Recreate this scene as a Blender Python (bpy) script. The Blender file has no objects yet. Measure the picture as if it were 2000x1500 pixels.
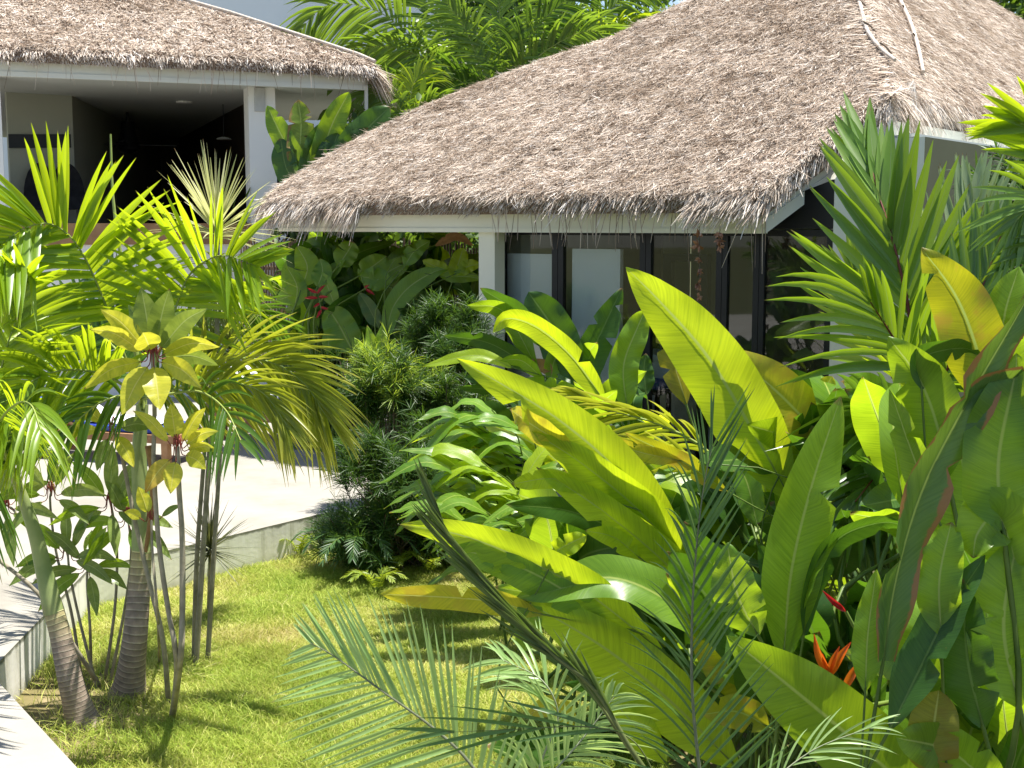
import bpy, math, random
import numpy as np
from mathutils import Vector as V

random.seed(11)
rng = np.random.default_rng(11)
S = bpy.context.scene
COL = S.collection
R = math.radians

# ---------------------------------------------------------------- camera
F = 2500.0                      # focal length in photo pixels (photo is 2000 wide)
HORIZON = 440.0
TH = math.atan((750 - HORIZON) / F)
CAM = np.array([0.0, 0.0, 3.0])
FWD = np.array([0, math.cos(TH), -math.sin(TH)])
UPV = np.array([0, math.sin(TH), math.cos(TH)])
RGT = np.array([1.0, 0, 0])
cd = bpy.data.cameras.new('camera')
cam = bpy.data.objects.new('camera', cd)
COL.objects.link(cam)
cam.location = CAM
cam.rotation_euler = (math.pi / 2 - TH, 0, 0)
cd.sensor_width = 36
cd.lens = F / 2000 * 36
cd.clip_start = 0.05
cd.clip_end = 500
S.camera = cam

# ---------------------------------------------------------------- light
SUN = V((0.20, 0.09, 0.96)).normalized()      # direction towards the sun
SKY_STRENGTH = 0.085
w = bpy.data.worlds.new('World')
S.world = w
w.use_nodes = True
nt = w.node_tree
sky = nt.nodes.new('ShaderNodeTexSky')
sky.sky_type = 'NISHITA'
sky.sun_disc = False
sky.sun_elevation = math.asin(SUN.z)
sky.sun_rotation = math.atan2(SUN.x, SUN.y)
bg = nt.nodes['Background']
bg.inputs[1].default_value = SKY_STRENGTH
nt.links.new(sky.outputs[0], bg.inputs[0])
sl = bpy.data.lights.new('sun', 'SUN')
sl.energy = 5.0
sl.angle = R(0.5)
sl.color = (1.0, 0.955, 0.88)
so = bpy.data.objects.new('sun', sl)
COL.objects.link(so)
so.location = (-6, -9, 20)
so.rotation_euler = SUN.to_track_quat('Z', 'Y').to_euler()
S.view_settings.view_transform = 'Standard'
S.view_settings.look = 'None'
S.view_settings.exposure = 1.22
S.view_settings.gamma = 1.0
S.cycles.max_bounces = 8
S.cycles.transparent_max_bounces = 10
S.cycles.sample_clamp_indirect = 6.0


# ---------------------------------------------------------------- helpers
def ray(px, py):
    return FWD + (px - 1000) / F * RGT - (py - 750) / F * UPV


def P(px, py, d):
    return CAM + d * ray(px, py)


def G(px, py, z):
    r = ray(px, py)
    return CAM + r * ((z - CAM[2]) / r[2])


def onplane(px, py, p0, n):
    r = ray(px, py)
    return CAM + r * (np.dot(np.asarray(p0) - CAM, n) / np.dot(r, n))


def nrm(a):
    a = np.asarray(a, float)
    return a / np.maximum(np.linalg.norm(a, axis=-1, keepdims=True), 1e-9)


class MB:
    """collects pieces of one mesh"""

    def __init__(s):
        s.v, s.l, s.t, s.uv, s.rv, s.mi, s.n = [], [], [], [], [], [], 0

    def add(s, v, f, uv=None, rv=0.5, mi=0):
        v = np.asarray(v, float).reshape(-1, 3)
        f = np.asarray(f, int)
        s.v.append(v)
        s.l.append((f + s.n).ravel())
        s.t.append(np.full(len(f), f.shape[1]))
        s.uv.append(np.zeros((len(v), 2)) if uv is None else np.asarray(uv, float).reshape(-1, 2))
        s.rv.append(np.full(len(v), rv) if np.isscalar(rv) else np.asarray(rv, float).ravel())
        s.mi.append(np.full(len(f), mi))
        s.n += len(v)
        return s

    def box(s, p0, ax, ay, az, mi=0, rv=.5):
        """box from corner p0 along three edge vectors"""
        p0, ax, ay, az = [np.asarray(q, float) for q in (p0, ax, ay, az)]
        v = [p0, p0 + ax, p0 + ax + ay, p0 + ay, p0 + az, p0 + ax + az, p0 + ax + ay + az, p0 + ay + az]
        f = [[0, 3, 2, 1], [4, 5, 6, 7], [0, 1, 5, 4], [1, 2, 6, 5], [2, 3, 7, 6], [3, 0, 4, 7]]
        return s.add(v, f, mi=mi, rv=rv)

    def prism(s, pts, h, mi=0, side_mi=None):
        """polygon (3-D points) pushed along the vector h"""
        a = np.asarray(pts, float)
        h = np.asarray(h, float)
        n = len(a)
        v = np.vstack([a, a + h])
        s.add(v, [list(range(n))[::-1]], mi=mi)
        s.add(v, [list(range(n, 2 * n))], mi=mi)
        s.add(v, [[i, (i + 1) % n, n + (i + 1) % n, n + i] for i in range(n)], mi=mi if side_mi is None else side_mi)
        return s

    def tube(s, pts, rad, sides=8, mi=0, rv=.5, cap=True):
        p = np.asarray(pts, float)
        n = len(p)
        r = np.asarray(rad, float) if not np.isscalar(rad) else np.full(n, rad)
        t = nrm(np.gradient(p, axis=0))
        ref = np.array([0.31, 0.22, 0.92]) if abs(t[0][2]) < .8 else np.array([0.93, 0.3, 0.1])
        b = nrm(np.cross(t, ref))
        c = np.cross(t, b)
        ang = np.linspace(0, 2 * np.pi, sides, endpoint=False)
        v = p[:, None] + r[:, None, None] * (np.cos(ang)[None, :, None] * b[:, None] + np.sin(ang)[None, :, None] * c[:, None])
        i, j = np.meshgrid(np.arange(n - 1), np.arange(sides), indexing='ij')
        k = (j + 1) % sides
        f = np.stack([i * sides + j, i * sides + k, (i + 1) * sides + k, (i + 1) * sides + j], -1).reshape(-1, 4)
        uv = np.stack(np.broadcast_arrays(np.linspace(0, 1, n)[:, None], (ang / 6.2832)[None, :]), -1)
        s.add(v, f, uv, rv, mi)
        if cap:
            s.add(v[-1], [list(range(sides))], rv=rv, mi=mi)
        return s

    def build(s, name, mats, parent=None, smooth=True):
        v = np.vstack(s.v)
        org = np.array(parent.matrix_world.translation) if parent is not None else np.zeros(3)
        if parent is not None:
            q, org = parent, np.zeros(3)
            while q is not None:
                org = org + np.array(q.location)
                q = q.parent
        v = v - org
        me = bpy.data.meshes.new(name)
        lo = np.concatenate(s.l)
        tt = np.concatenate(s.t)
        me.vertices.add(len(v))
        me.vertices.foreach_set('co', v.astype(np.float32).ravel())
        me.loops.add(len(lo))
        me.loops.foreach_set('vertex_index', lo.astype(np.int32))
        me.polygons.add(len(tt))
        st = np.concatenate([[0], np.cumsum(tt)[:-1]])
        me.polygons.foreach_set('loop_start', st.astype(np.int32))
        me.polygons.foreach_set('loop_total', tt.astype(np.int32))
        if not isinstance(mats, (list, tuple)):
            mats = [mats]
        for m in mats:
            me.materials.append(m)
        me.polygons.foreach_set('material_index', np.concatenate(s.mi).astype(np.int32))
        me.polygons.foreach_set('use_smooth', np.full(len(tt), smooth))
        u = me.uv_layers.new(name='UVMap')
        uv = np.vstack(s.uv)[lo]
        u.data.foreach_set('uv', uv.astype(np.float32).ravel())
        at = me.attributes.new('rv', 'FLOAT', 'POINT')
        at.data.foreach_set('value', np.concatenate(s.rv).astype(np.float32))
        me.update(calc_edges=True)
        o = bpy.data.objects.new(name, me)
        COL.objects.link(o)
        if parent is not None:
            o.parent = parent
        return o


def tag(o, label, cat, group=None, kind=None):
    if label: o['label'] = label
    if cat: o['category'] = cat
    if group: o['group'] = group
    if kind: o['kind'] = kind
    return o


def root(name, label, cat, loc, group=None):
    o = bpy.data.objects.new(name, None)
    COL.objects.link(o)
    o.location = [float(c) for c in loc]
    o.empty_display_size = .1
    return tag(o, label, cat, group)


def cr(pts, n):
    """Catmull-Rom through the points, n samples"""
    p = np.asarray(pts, float)
    if len(p) == 2:
        t = np.linspace(0, 1, n)[:, None]
        return p[0] * (1 - t) + p[1] * t
    q = np.vstack([2 * p[0] - p[1], p, 2 * p[-1] - p[-2]])
    seg = np.linalg.norm(np.diff(p, axis=0), axis=1)
    cum = np.concatenate([[0], np.cumsum(seg)])
    out = []
    for x in np.linspace(0, cum[-1], n):
        i = min(np.searchsorted(cum, x, 'right') - 1, len(p) - 2)
        t = (x - cum[i]) / max(seg[i], 1e-9)
        a, b, c, d = q[i], q[i + 1], q[i + 2], q[i + 3]
        out.append(.5 * (2 * b + (c - a) * t + (2 * a - 5 * b + 4 * c - d) * t * t + (3 * b - a - 3 * c + d) * t ** 3))
    return np.array(out)


def ribbons(mb, P0, T, Sd, L, W, prof, bend=None, nrmv=None, fold=0., rv=None, mi=0, curl=None):
    """many narrow blades at once; P0, T (unit), Sd (unit side) are (N,3); bend is a (N,3) offset at the tip, squared along"""
    N = len(P0)
    prof = np.asarray(prof, float)
    K = len(prof)
    s = np.linspace(0, 1, K)
    c = P0[:, None] + T[:, None] * (L[:, None] * s)[:, :, None]
    if bend is not None:
        c = c + bend[:, None] * (s ** 2)[None, :, None]
    if curl is not None:
        c = c + curl[:, None] * np.sin(s * 3.1416)[None, :, None]
    hw = (W[:, None] * .5 * prof[None, :])[:, :, None]
    if fold:
        n = nrmv if nrmv is not None else nrm(np.cross(Sd, T))
        mid = c - n[:, None] * (hw * fold)
        v = np.stack([c - Sd[:, None] * hw, mid, c + Sd[:, None] * hw], 2)
        A = 3
    else:
        v = np.stack([c - Sd[:, None] * hw, c + Sd[:, None] * hw], 2)
        A = 2
    i, k, a = np.meshgrid(np.arange(N), np.arange(K - 1), np.arange(A - 1), indexing='ij')
    b = (i * K + k) * A + a
    f = np.stack([b, b + 1, b + A + 1, b + A], -1).reshape(-1, 4)
    uv = np.zeros((N, K, A, 2))
    uv[..., 0] = s[None, :, None]
    uv[..., 1] = np.linspace(0, 1, A)[None, None, :]
    if rv is None:
        rv = rng.random(N)
    mb.add(v, f, uv, np.broadcast_to(np.asarray(rv)[:, None, None], (N, K, A)), mi)


# ---------------------------------------------------------------- materials
def mat(name):
    m = bpy.data.materials.new(name)
    m.use_nodes = True
    n = m.node_tree.nodes
    return m, m.node_tree, n['Principled BSDF'], n['Material Output']


def N(t, kind, **kw):
    n = t.nodes.new('ShaderNode' + kind)
    for k, v in kw.items():
        if k.startswith('i_'):
            key = k[2:]
            n.inputs[int(key) if key.isdigit() else key].default_value = v
        else:
            setattr(n, k, v)
    return n


def math_(t, op, a, b=None, clamp=False):
    n = t.nodes.new('ShaderNodeMath')
    n.operation = op
    n.use_clamp = clamp
    for i, x in enumerate((a, b)):
        if x is None: continue
        if isinstance(x, (int, float)): n.inputs[i].default_value = x
        else: t.links.new(x, n.inputs[i])
    return n.outputs[0]


def mixc(t, fac, a, b, mode='MIX'):
    n = t.nodes.new('ShaderNodeMix')
    n.data_type = 'RGBA'
    n.blend_type = mode
    for i, x in ((0, fac), (6, a), (7, b)):
        if isinstance(x, (int, float)): n.inputs[i].default_value = x
        elif isinstance(x, tuple): n.inputs[i].default_value = x if len(x) == 4 else (*x, 1)
        else: t.links.new(x, n.inputs[i])
    return n.outputs[2]


def ramp(t, fac, stops):
    n = t.nodes.new('ShaderNodeValToRGB')
    e = n.color_ramp.elements
    while len(e) < len(stops): e.new(.5)
    for q, (p, c) in zip(e, stops):
        q.position = p
        q.color = (*c, 1) if len(c) == 3 else c
    t.links.new(fac, n.inputs[0])
    return n.outputs[0]


def noise(t, scale, detail=4, rough=.55, coord='Object', vec=None):
    n = t.nodes.new('ShaderNodeTexNoise')
    n.inputs['Scale'].default_value = scale
    n.inputs['Detail'].default_value = detail
    n.inputs['Roughness'].default_value = rough
    if vec is None:
        c = t.nodes.new('ShaderNodeTexCoord')
        vec = c.outputs[coord]
    t.links.new(vec, n.inputs['Vector'])
    return n.outputs['Fac']


def bump(t, h, strength, dist, b):
    n = t.nodes.new('ShaderNodeBump')
    n.inputs['Strength'].default_value = strength
    n.inputs['Distance'].default_value = dist
    t.links.new(h, n.inputs['Height'])
    t.links.new(n.outputs[0], b.inputs['Normal'])
    return n.outputs[0]


def plain(name, stops, scale=3, rough=.6, bmp=.0, bdist=.01, spec=.3, detail=5):
    m, t, b, o = mat(name)
    f = noise(t, scale, detail)
    t.links.new(ramp(t, f, stops), b.inputs['Base Color'])
    b.inputs['Roughness'].default_value = rough
    b.inputs['Specular IOR Level'].default_value = spec
    if bmp:
        bump(t, noise(t, scale * 6, 6), bmp, bdist, b)
    return m


def leafmat(name, a, b_, trans, tw=.45, rough=.38, vein=0., rib=None, tip=None, blot=None, edge=None, spec=.5):
    """leaf: diffuse + light coming through; a..b_ colour range by leaf, rib = midrib colour, tip = colour near the tip, blot = blotches, edge = dry margin"""
    m, t, p, out = mat(name)
    at = N(t, 'Attribute', attribute_name='rv')
    uv = t.nodes.new('ShaderNodeUVMap')
    sp = t.nodes.new('ShaderNodeSeparateXYZ')
    t.links.new(uv.outputs[0], sp.inputs[0])
    u, v = sp.outputs[0], sp.outputs[1]
    nz = noise(t, 4.0, 4)
    k = math_(t, 'ADD', math_(t, 'MULTIPLY', at.outputs['Fac'], .7), math_(t, 'SUBTRACT', nz, .35), clamp=True)
    c = mixc(t, k, a, b_)
    tr = mixc(t, k, tuple(x * .85 for x in trans), trans)
    av = math_(t, 'ABSOLUTE', math_(t, 'SUBTRACT', v, .5))
    if vein:
        cv = t.nodes.new('ShaderNodeCombineXYZ')
        t.links.new(math_(t, 'MULTIPLY', math_(t, 'ADD', u, math_(t, 'MULTIPLY', av, -.16)), vein * 1.6), cv.inputs[0])
        t.links.new(math_(t, 'MULTIPLY', v, 1.5), cv.inputs[1])
        t.links.new(math_(t, 'MULTIPLY', at.outputs['Fac'], 57.0), cv.inputs[2])
        g = noise(t, 1.0, 3, .6, vec=cv.outputs[0])
        dk = ramp(t, g, [(.30, (.78, .82, .74)), (.5, (1, 1, 1)), (.70, (1.16, 1.12, 1.1))])
        c = mixc(t, 1.0, c, dk, 'MULTIPLY')
        tr = mixc(t, 1.0, tr, dk, 'MULTIPLY')
        nb = bump(t, g, .22, .006, p)
    if tip:
        f = math_(t, 'MULTIPLY', math_(t, 'POWER', u, 3.0), .8, clamp=True)
        c = mixc(t, f, c, tip)
        tr = mixc(t, f, tr, tuple(x * 1.1 for x in tip))
    if blot:
        f = ramp(t, noise(t, 7.0, 5, .6), [(.52, (0, 0, 0)), (.66, (1, 1, 1))])
        c = mixc(t, f, c, blot)
        tr = mixc(t, f, tr, blot)
    # small specks of wear
    sk = ramp(t, noise(t, 38.0, 2, .5), [(.70, (0, 0, 0)), (.76, (1, 1, 1))])
    c = mixc(t, math_(t, 'MULTIPLY', sk, .35), c, (.20, .14, .03))
    bt = math_(t, 'ADD', u, math_(t, 'MULTIPLY', math_(t, 'SUBTRACT', noise(t, 11.0, 4), .5), .10))
    bf = math_(t, 'MULTIPLY', ramp(t, bt, [(.955, (0, 0, 0)), (.985, (1, 1, 1))]), ramp(t, at.outputs['Fac'], [(.35, (0, 0, 0)), (.5, (.9, .9, .9))]))
    c = mixc(t, bf, c, (.23, .13, .05))
    tr = mixc(t, bf, tr, (.12, .06, .02))
    if rib:
        f = ramp(t, av, [(.012, (1, 1, 1)), (.03, (0, 0, 0))])
        c = mixc(t, f, c, rib)
        tr = mixc(t, f, tr, tuple(min(1, x * 1.7) for x in rib))
    if edge:
        e = math_(t, 'ADD', av, math_(t, 'MULTIPLY', math_(t, 'SUBTRACT', noise(t, 4.5, 6, .65), .5), .75))
        f = ramp(t, e, [(.40, (0, 0, 0)), (.45, (1, 1, 1))])
        c = mixc(t, f, c, edge)
        tr = mixc(t, f, tr, tuple(x * .3 for x in edge))
    t.links.new(c, p.inputs['Base Color'])
    p.inputs['Roughness'].default_value = rough
    p.inputs['Specular IOR Level'].default_value = spec
    tb = t.nodes.new('ShaderNodeBsdfTranslucent')
    t.links.new(tr, tb.inputs[0])
    mx = t.nodes.new('ShaderNodeMixShader')
    mx.inputs[0].default_value = tw
    t.links.new(p.outputs[0], mx.inputs[1])
    t.links.new(tb.outputs[0], mx.inputs[2])
    t.links.new(mx.outputs[0], out.inputs[0])
    return m


RIB = (.34, .42, .09)
M = {}
M['lime'] = leafmat('heliconia_lime', (.19, .30, .014), (.30, .43, .022), (.76, .92, .02), .54, .33, 74, RIB)
M['green'] = leafmat('heliconia_green', (.08, .185, .014), (.15, .275, .022), (.52, .74, .02), .42, .33, 74, RIB)
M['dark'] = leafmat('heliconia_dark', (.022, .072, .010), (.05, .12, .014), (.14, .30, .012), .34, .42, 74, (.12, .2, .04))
M['olive'] = leafmat('heliconia_olive', (.09, .185, .012), (.155, .27, .02), (.50, .72, .018), .48, .36, 74, RIB)
M['yellow'] = leafmat('heliconia_yellow', (.34, .36, .02), (.48, .44, .03), (.78, .70, .03), .5, .40, 40, (.5, .5, .12), blot=(.50, .40, .03))
M['gold'] = leafmat('heliconia_gold', (.20, .20, .02), (.28, .26, .02), (.50, .44, .02), .4, .45, 40, (.4, .38, .1), blot=(.26, .20, .02))
M['dry'] = leafmat('leaf_dry', (.26, .13, .05), (.42, .25, .10), (.35, .18, .05), .25, .7, 30)
M['dryedge'] = leafmat('heliconia_dry_edge', (.045, .115, .035), (.08, .16, .045), (.24, .38, .03), .35, .32, 74, RIB, edge=(.40, .20, .06))
M['orange_tip'] = leafmat('heliconia_orange_tinged', (.20, .25, .012), (.28, .30, .02), (.58, .56, .015), .5, .36, 74, RIB, blot=(.46, .33, .03))
M['banana'] = leafmat('banana_leaf', (.09, .16, .015), (.16, .24, .02), (.36, .46, .03), .4, .4, 50, RIB, edge=(.26, .19, .05))
M['ginger'] = leafmat('ginger_leaf', (.07, .16, .015), (.15, .26, .02), (.40, .58, .02), .45, .30, 20, RIB)
M['palm'] = leafmat('palm_leaflet', (.10, .20, .010), (.20, .31, .018), (.64, .80, .014), .46, .36, 0, (.2, .3, .04))
M['palmy'] = leafmat('palm_leaflet_yellowing', (.15, .21, .014), (.28, .31, .025), (.52, .58, .02), .42, .36, 0, (.3, .34, .06), tip=(.50, .46, .08))
M['palmd'] = leafmat('palm_leaflet_dark', (.035, .095, .012), (.075, .15, .018), (.20, .36, .02), .40, .33, 0, (.12, .2, .04))
M['palmblue'] = leafmat('palm_leaflet_glaucous', (.08, .17, .02), (.15, .25, .045), (.50, .74, .02), .33, .32, 0, (.2, .28, .1), spec=.6)
M['palmglau'] = leafmat('palm_leaflet_pale', (.24, .33, .17), (.36, .44, .25), (.56, .70, .18), .4, .32, 0, spec=.6)
M['palmb'] = leafmat('palm_leaflet_mid', (.065, .145, .014), (.15, .24, .03), (.34, .52, .03), .42, .36, 0, (.15, .24, .05))
M['date'] = leafmat('date_palm_leaflet', (.22, .36, .12), (.32, .47, .18), (.62, .80, .22), .45, .36, 0, spec=.5)
M['dated'] = leafmat('date_palm_leaflet_deep', (.045, .105, .035), (.085, .165, .055), (.20, .36, .05), .36, .38, 0, spec=.45)
M['spearl'] = leafmat('date_palm_leaflet_closed', (.07, .11, .025), (.13, .18, .05), (.22, .34, .05), .25, .4, 0, spec=.4)
M['drac'] = leafmat('dracaena_leaf_cream', (.30, .34, .10), (.62, .60, .36), (.62, .62, .25), .4, .4, 0)
M['dracg'] = leafmat('dracaena_leaf_green', (.10, .15, .03), (.24, .26, .08), (.35, .40, .06), .4, .4, 0)
M['dracm'] = leafmat('dracaena_leaf_red_edged', (.045, .06, .02), (.12, .13, .05), (.15, .16, .04), .3, .4, 0)
M['cordy'] = leafmat('cordyline_leaf_yellow', (.42, .44, .03), (.60, .56, .05), (.85, .80, .06), .45, .36, 14, (.6, .55, .15), blot=(.52, .54, .05))
M['cordyo'] = leafmat('cordyline_leaf_scorched', (.50, .43, .05), (.60, .50, .08), (.70, .55, .05), .4, .4, 14, (.6, .55, .15), tip=(.42, .17, .02))
M['cordyg'] = leafmat('cordyline_leaf_green', (.10, .17, .035), (.20, .27, .06), (.36, .46, .06), .38, .36, 14, (.3, .36, .12))
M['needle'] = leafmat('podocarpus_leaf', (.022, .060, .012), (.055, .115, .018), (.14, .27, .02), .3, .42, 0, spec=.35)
M['needlel'] = leafmat('podocarpus_lit_leaf', (.14, .24, .02), (.26, .36, .04), (.50, .64, .05), .4, .42, 0, spec=.35)  # sunlit top of the shrub, the light put into the leaf colour
M['tree'] = leafmat('tree_leaf', (.03, .075, .012), (.08, .14, .02), (.18, .30, .02), .4, .45, 0)
M['fern'] = leafmat('fern_leaf', (.16, .25, .02), (.28, .34, .03), (.45, .55, .03), .4, .45, 0)
M['orange'] = leafmat('bract_orange', (.72, .13, .012), (.85, .26, .015), (.9, .25, .02), .35, .35, 0, tip=(.62, .03, .015))
M['red'] = leafmat('bract_red', (.30, .010, .012), (.42, .02, .02), (.5, .02, .02), .35, .4, 0)
M['pink'] = leafmat('inflorescence_pink', (.45, .10, .08), (.6, .2, .15), (.5, .1, .1), .3, .5, 0)

M['stalk'] = plain('stalk_green', [(.3, (.06, .11, .015)), (.7, (.13, .19, .03))], 6, .45)
M['rachis'] = plain('rachis_yellow_green', [(.3, (.20, .27, .05)), (.7, (.32, .37, .10))], 6, .45)
M['rachis_grey'] = plain('rachis_grey_green', [(.3, (.22, .26, .15)), (.7, (.36, .38, .24))], 9, .5)
M['rachis_red'] = plain('rachis_red', [(.3, (.11, .022, .018)), (.7, (.20, .06, .035))], 6, .4)
M['petiole_red'] = plain('petiole_red', [(.3, (.16, .03, .025)), (.7, (.26, .06, .04))], 6, .5)
M['shaft'] = plain('crownshaft_green', [(.3, (.16, .22, .07)), (.55, (.26, .31, .12)), (.75, (.20, .16, .06))], 3, .5)
M['spear'] = plain('closed_frond_stem', [(.3, (.09, .11, .03)), (.7, (.17, .20, .07))], 6, .5)
M['cane'] = plain('cane_grey', [(.3, (.17, .15, .10)), (.7, (.34, .30, .22))], 14, .75, .4, .004)
M['twig'] = plain('twig_brown', [(.3, (.07, .05, .035)), (.7, (.16, .12, .08))], 14, .8)


def trunkmat():
    m, t, b, o = mat('palm_trunk')
    uv = t.nodes.new('ShaderNodeUVMap')
    sp = t.nodes.new('ShaderNodeSeparateXYZ')
    t.links.new(uv.outputs[0], sp.inputs[0])
    wob = math_(t, 'MULTIPLY', noise(t, 5, 3), .02)
    fr = math_(t, 'FRACT', math_(t, 'MULTIPLY', math_(t, 'ADD', math_(t, 'POWER', sp.outputs[0], .75), wob), 26.0))
    ring = ramp(t, fr, [(0, (.10, .08, .06)), (.16, (.46, .40, .33)), (.35, (.30, .24, .19)), (1, (.22, .175, .14))])
    vert = ramp(t, noise(t, 16, 5), [(.3, (.62, .6, .58)), (.7, (1.15, 1.1, 1.05))])
    low = mixc(t, 1.0, ring, vert, 'MULTIPLY')
    up = mixc(t, ramp(t, sp.outputs[0], [(.72, (0, 0, 0)), (.98, (1, 1, 1))]), low, mixc(t, 1.0, ring, (1.3, 1.4, .85), 'MULTIPLY'))
    t.links.new(up, b.inputs['Base Color'])
    b.inputs['Roughness'].default_value = .8
    h = math_(t, 'ADD', ramp(t, fr, [(0, (0, 0, 0)), (.14, (1, 1, 1)), (1, (.75, .75, .75))]), noise(t, 30, 4))
    bump(t, h, .5, .01, b)
    return m


M['trunk'] = trunkmat()


def concrete_mat():
    m, t, b, o = mat('pale_concrete')
    f = noise(t, 1.1, 8, .62)
    c = ramp(t, f, [(.30, (.215, .198, .163)), (.48, (.28, .263, .225)), (.72, (.315, .30, .268))])
    c = mixc(t, ramp(t, noise(t, 4.2, 8, .7), [(.57, (0, 0, 0)), (.72, (.55, .55, .55))]), c, (.235, .21, .165))
    c = mixc(t, ramp(t, noise(t, 70, 2, .6), [(.70, (0, 0, 0)), (.78, (.5, .5, .5))]), c, (.22, .20, .16))
    t.links.new(c, b.inputs['Base Color'])
    b.inputs['Roughness'].default_value = .85
    bump(t, noise(t, 40, 6), .15, .004, b)
    return m


def sidewall_mat():
    m, t, b, o = mat('weathered_render')
    tc = t.nodes.new('ShaderNodeTexCoord')
    mp = N(t, 'Mapping')
    mp.inputs['Scale'].default_value = (5, 5, .5)
    t.links.new(tc.outputs['Object'], mp.inputs[0])
    st = noise(t, 1.6, 6, .6, vec=mp.outputs[0])
    c = ramp(t, st, [(.32, (.46, .45, .35)), (.44, (.74, .72, .63)), (.60, (.84, .82, .75))])
    sp = t.nodes.new('ShaderNodeSeparateXYZ')
    t.links.new(tc.outputs['Object'], sp.inputs[0])
    z = math_(t, 'ADD', sp.outputs[2], math_(t, 'MULTIPLY', math_(t, 'SUBTRACT', noise(t, 9, 5), .5), .07))
    c = mixc(t, ramp(t, z, [(.325, (0, 0, 0)), (.345, (.85, .85, .85))]), c, (.10, .105, .06))
    c = mixc(t, ramp(t, z, [(.0, (.6, .6, .6)), (.12, (0, 0, 0))]), c, (.22, .22, .13))
    t.links.new(c, b.inputs['Base Color'])
    b.inputs['Roughness'].default_value = .9
    bump(t, noise(t, 25, 6), .3, .006, b)
    return m


M['concrete'] = concrete_mat()
M['sidewall'] = sidewall_mat()
M['cream'] = plain('cream_paint', [(.3, (.66, .65, .53)), (.7, (.72, .71, .60))], 1.2, .55, .05, .003)
M['greypaint'] = plain('grey_cream_paint', [(.3, (.60, .61, .55)), (.7, (.67, .68, .62))], 1.2, .55)
M['white'] = plain('white_paint', [(.3, (.72, .73, .72)), (.7, (.79, .79, .78))], .8, .6, .04, .003)
M['house'] = plain('house_white_paint', [(.3, (.78, .79, .80)), (.7, (.84, .85, .86))], .5, .6)
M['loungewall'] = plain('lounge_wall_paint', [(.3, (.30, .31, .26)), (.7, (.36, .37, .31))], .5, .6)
M['ceil'] = plain('ceiling_paint', [(.3, (.48, .52, .51)), (.7, (.54, .57, .56))], .5, .6)
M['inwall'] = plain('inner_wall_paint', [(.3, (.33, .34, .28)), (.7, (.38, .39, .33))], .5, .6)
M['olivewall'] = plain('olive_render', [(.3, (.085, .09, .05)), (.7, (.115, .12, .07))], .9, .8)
M['darkwood'] = plain('dark_wood', [(.3, (.018, .013, .010)), (.7, (.04, .028, .02))], 5, .5)
M['black'] = plain('black_metal', [(.3, (.006, .007, .010)), (.7, (.012, .013, .018))], 5, .35)
M['blackcloth'] = plain('black_cloth', [(.3, (.010, .010, .012)), (.7, (.022, .022, .026))], 9, .9)
M['wood'] = plain('teak_wood', [(.3, (.20, .10, .045)), (.7, (.38, .21, .10))], 7, .6, .2, .003)
M['woodplank'] = plain('floor_edge_wood', [(.3, (.24, .13, .06)), (.7, (.38, .22, .11))], 4, .6)
M['bamboo'] = plain('bamboo_slats', [(.3, (.09, .06, .035)), (.5, (.19, .13, .08)), (.7, (.30, .22, .14))], 3, .7)
M['blue'] = plain('blue_cloth', [(.35, (.02, .04, .28)), (.6, (.05, .10, .46))], 8, .9)
M['towel'] = plain('white_cloth', [(.3, (.66, .68, .76)), (.7, (.78, .79, .84))], 9, .95, .2, .006)
M['soil'] = plain('soil', [(.3, (.03, .035, .012)), (.5, (.06, .065, .02)), (.72, (.12, .10, .05))], 5, .95, .6, .03)
M['metal_grey'] = plain('lamp_grey', [(.3, (.40, .41, .41)), (.7, (.48, .49, .49))], 5, .45)
M['dryflower'] = plain('dried_flower', [(.3, (.20, .09, .05)), (.7, (.45, .25, .16))], 30, .9)
M['pole'] = plain('weathered_pole', [(.3, (.42, .36, .30)), (.7, (.62, .55, .48))], 14, .8, .3, .004)
M['pale_ground'] = plain('room_floor_tile', [(.3, (.60, .59, .56)), (.7, (.68, .67, .64))], 2, .35)


def strandmat(name, stops, rough=.8, tw=.0, trans=(.3, .3, .05), spec=.2):
    m, t, b, o = mat(name)
    at = N(t, 'Attribute', attribute_name='rv')
    c = ramp(t, at.outputs['Fac'], stops)
    patch = ramp(t, noise(t, .8, 7, .72), [(.32, (.70, .64, .58)), (.5, (1, 1, 1)), (.70, (1.12, 1.12, 1.13))])
    c = mixc(t, 1.0, c, patch, 'MULTIPLY')
    t.links.new(c, b.inputs['Base Color'])
    b.inputs['Roughness'].default_value = rough
    b.inputs['Specular IOR Level'].default_value = spec
    if tw:
        tb = t.nodes.new('ShaderNodeBsdfTranslucent')
        t.links.new(mixc(t, .5, c, trans), tb.inputs[0])
        mx = t.nodes.new('ShaderNodeMixShader')
        mx.inputs[0].default_value = tw
        t.links.new(b.outputs[0], mx.inputs[1])
        t.links.new(tb.outputs[0], mx.inputs[2])
        t.links.new(mx.outputs[0], o.inputs[0])
    return m


M['thatch'] = strandmat('thatch_straw', [(0, (.07, .048, .034)), (.22, (.30, .22, .165)), (.5, (.57, .475, .385)), (.78, (.74, .66, .57)), (1, (.88, .83, .77))], tw=.22, trans=(.5, .4, .3))
M['thatch_base'] = plain('thatch_underlayer', [(.3, (.12, .085, .065)), (.7, (.26, .19, .15))], 12, .95, .6, .03)
M['grass'] = strandmat('grass_blade', [(0, (.17, .28, .02)), (.34, (.36, .45, .06)), (.58, (.58, .58, .16)), (.8, (.72, .65, .32)), (1, (.78, .68, .42))], .6, .38, (.70, .74, .2), .3)


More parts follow.
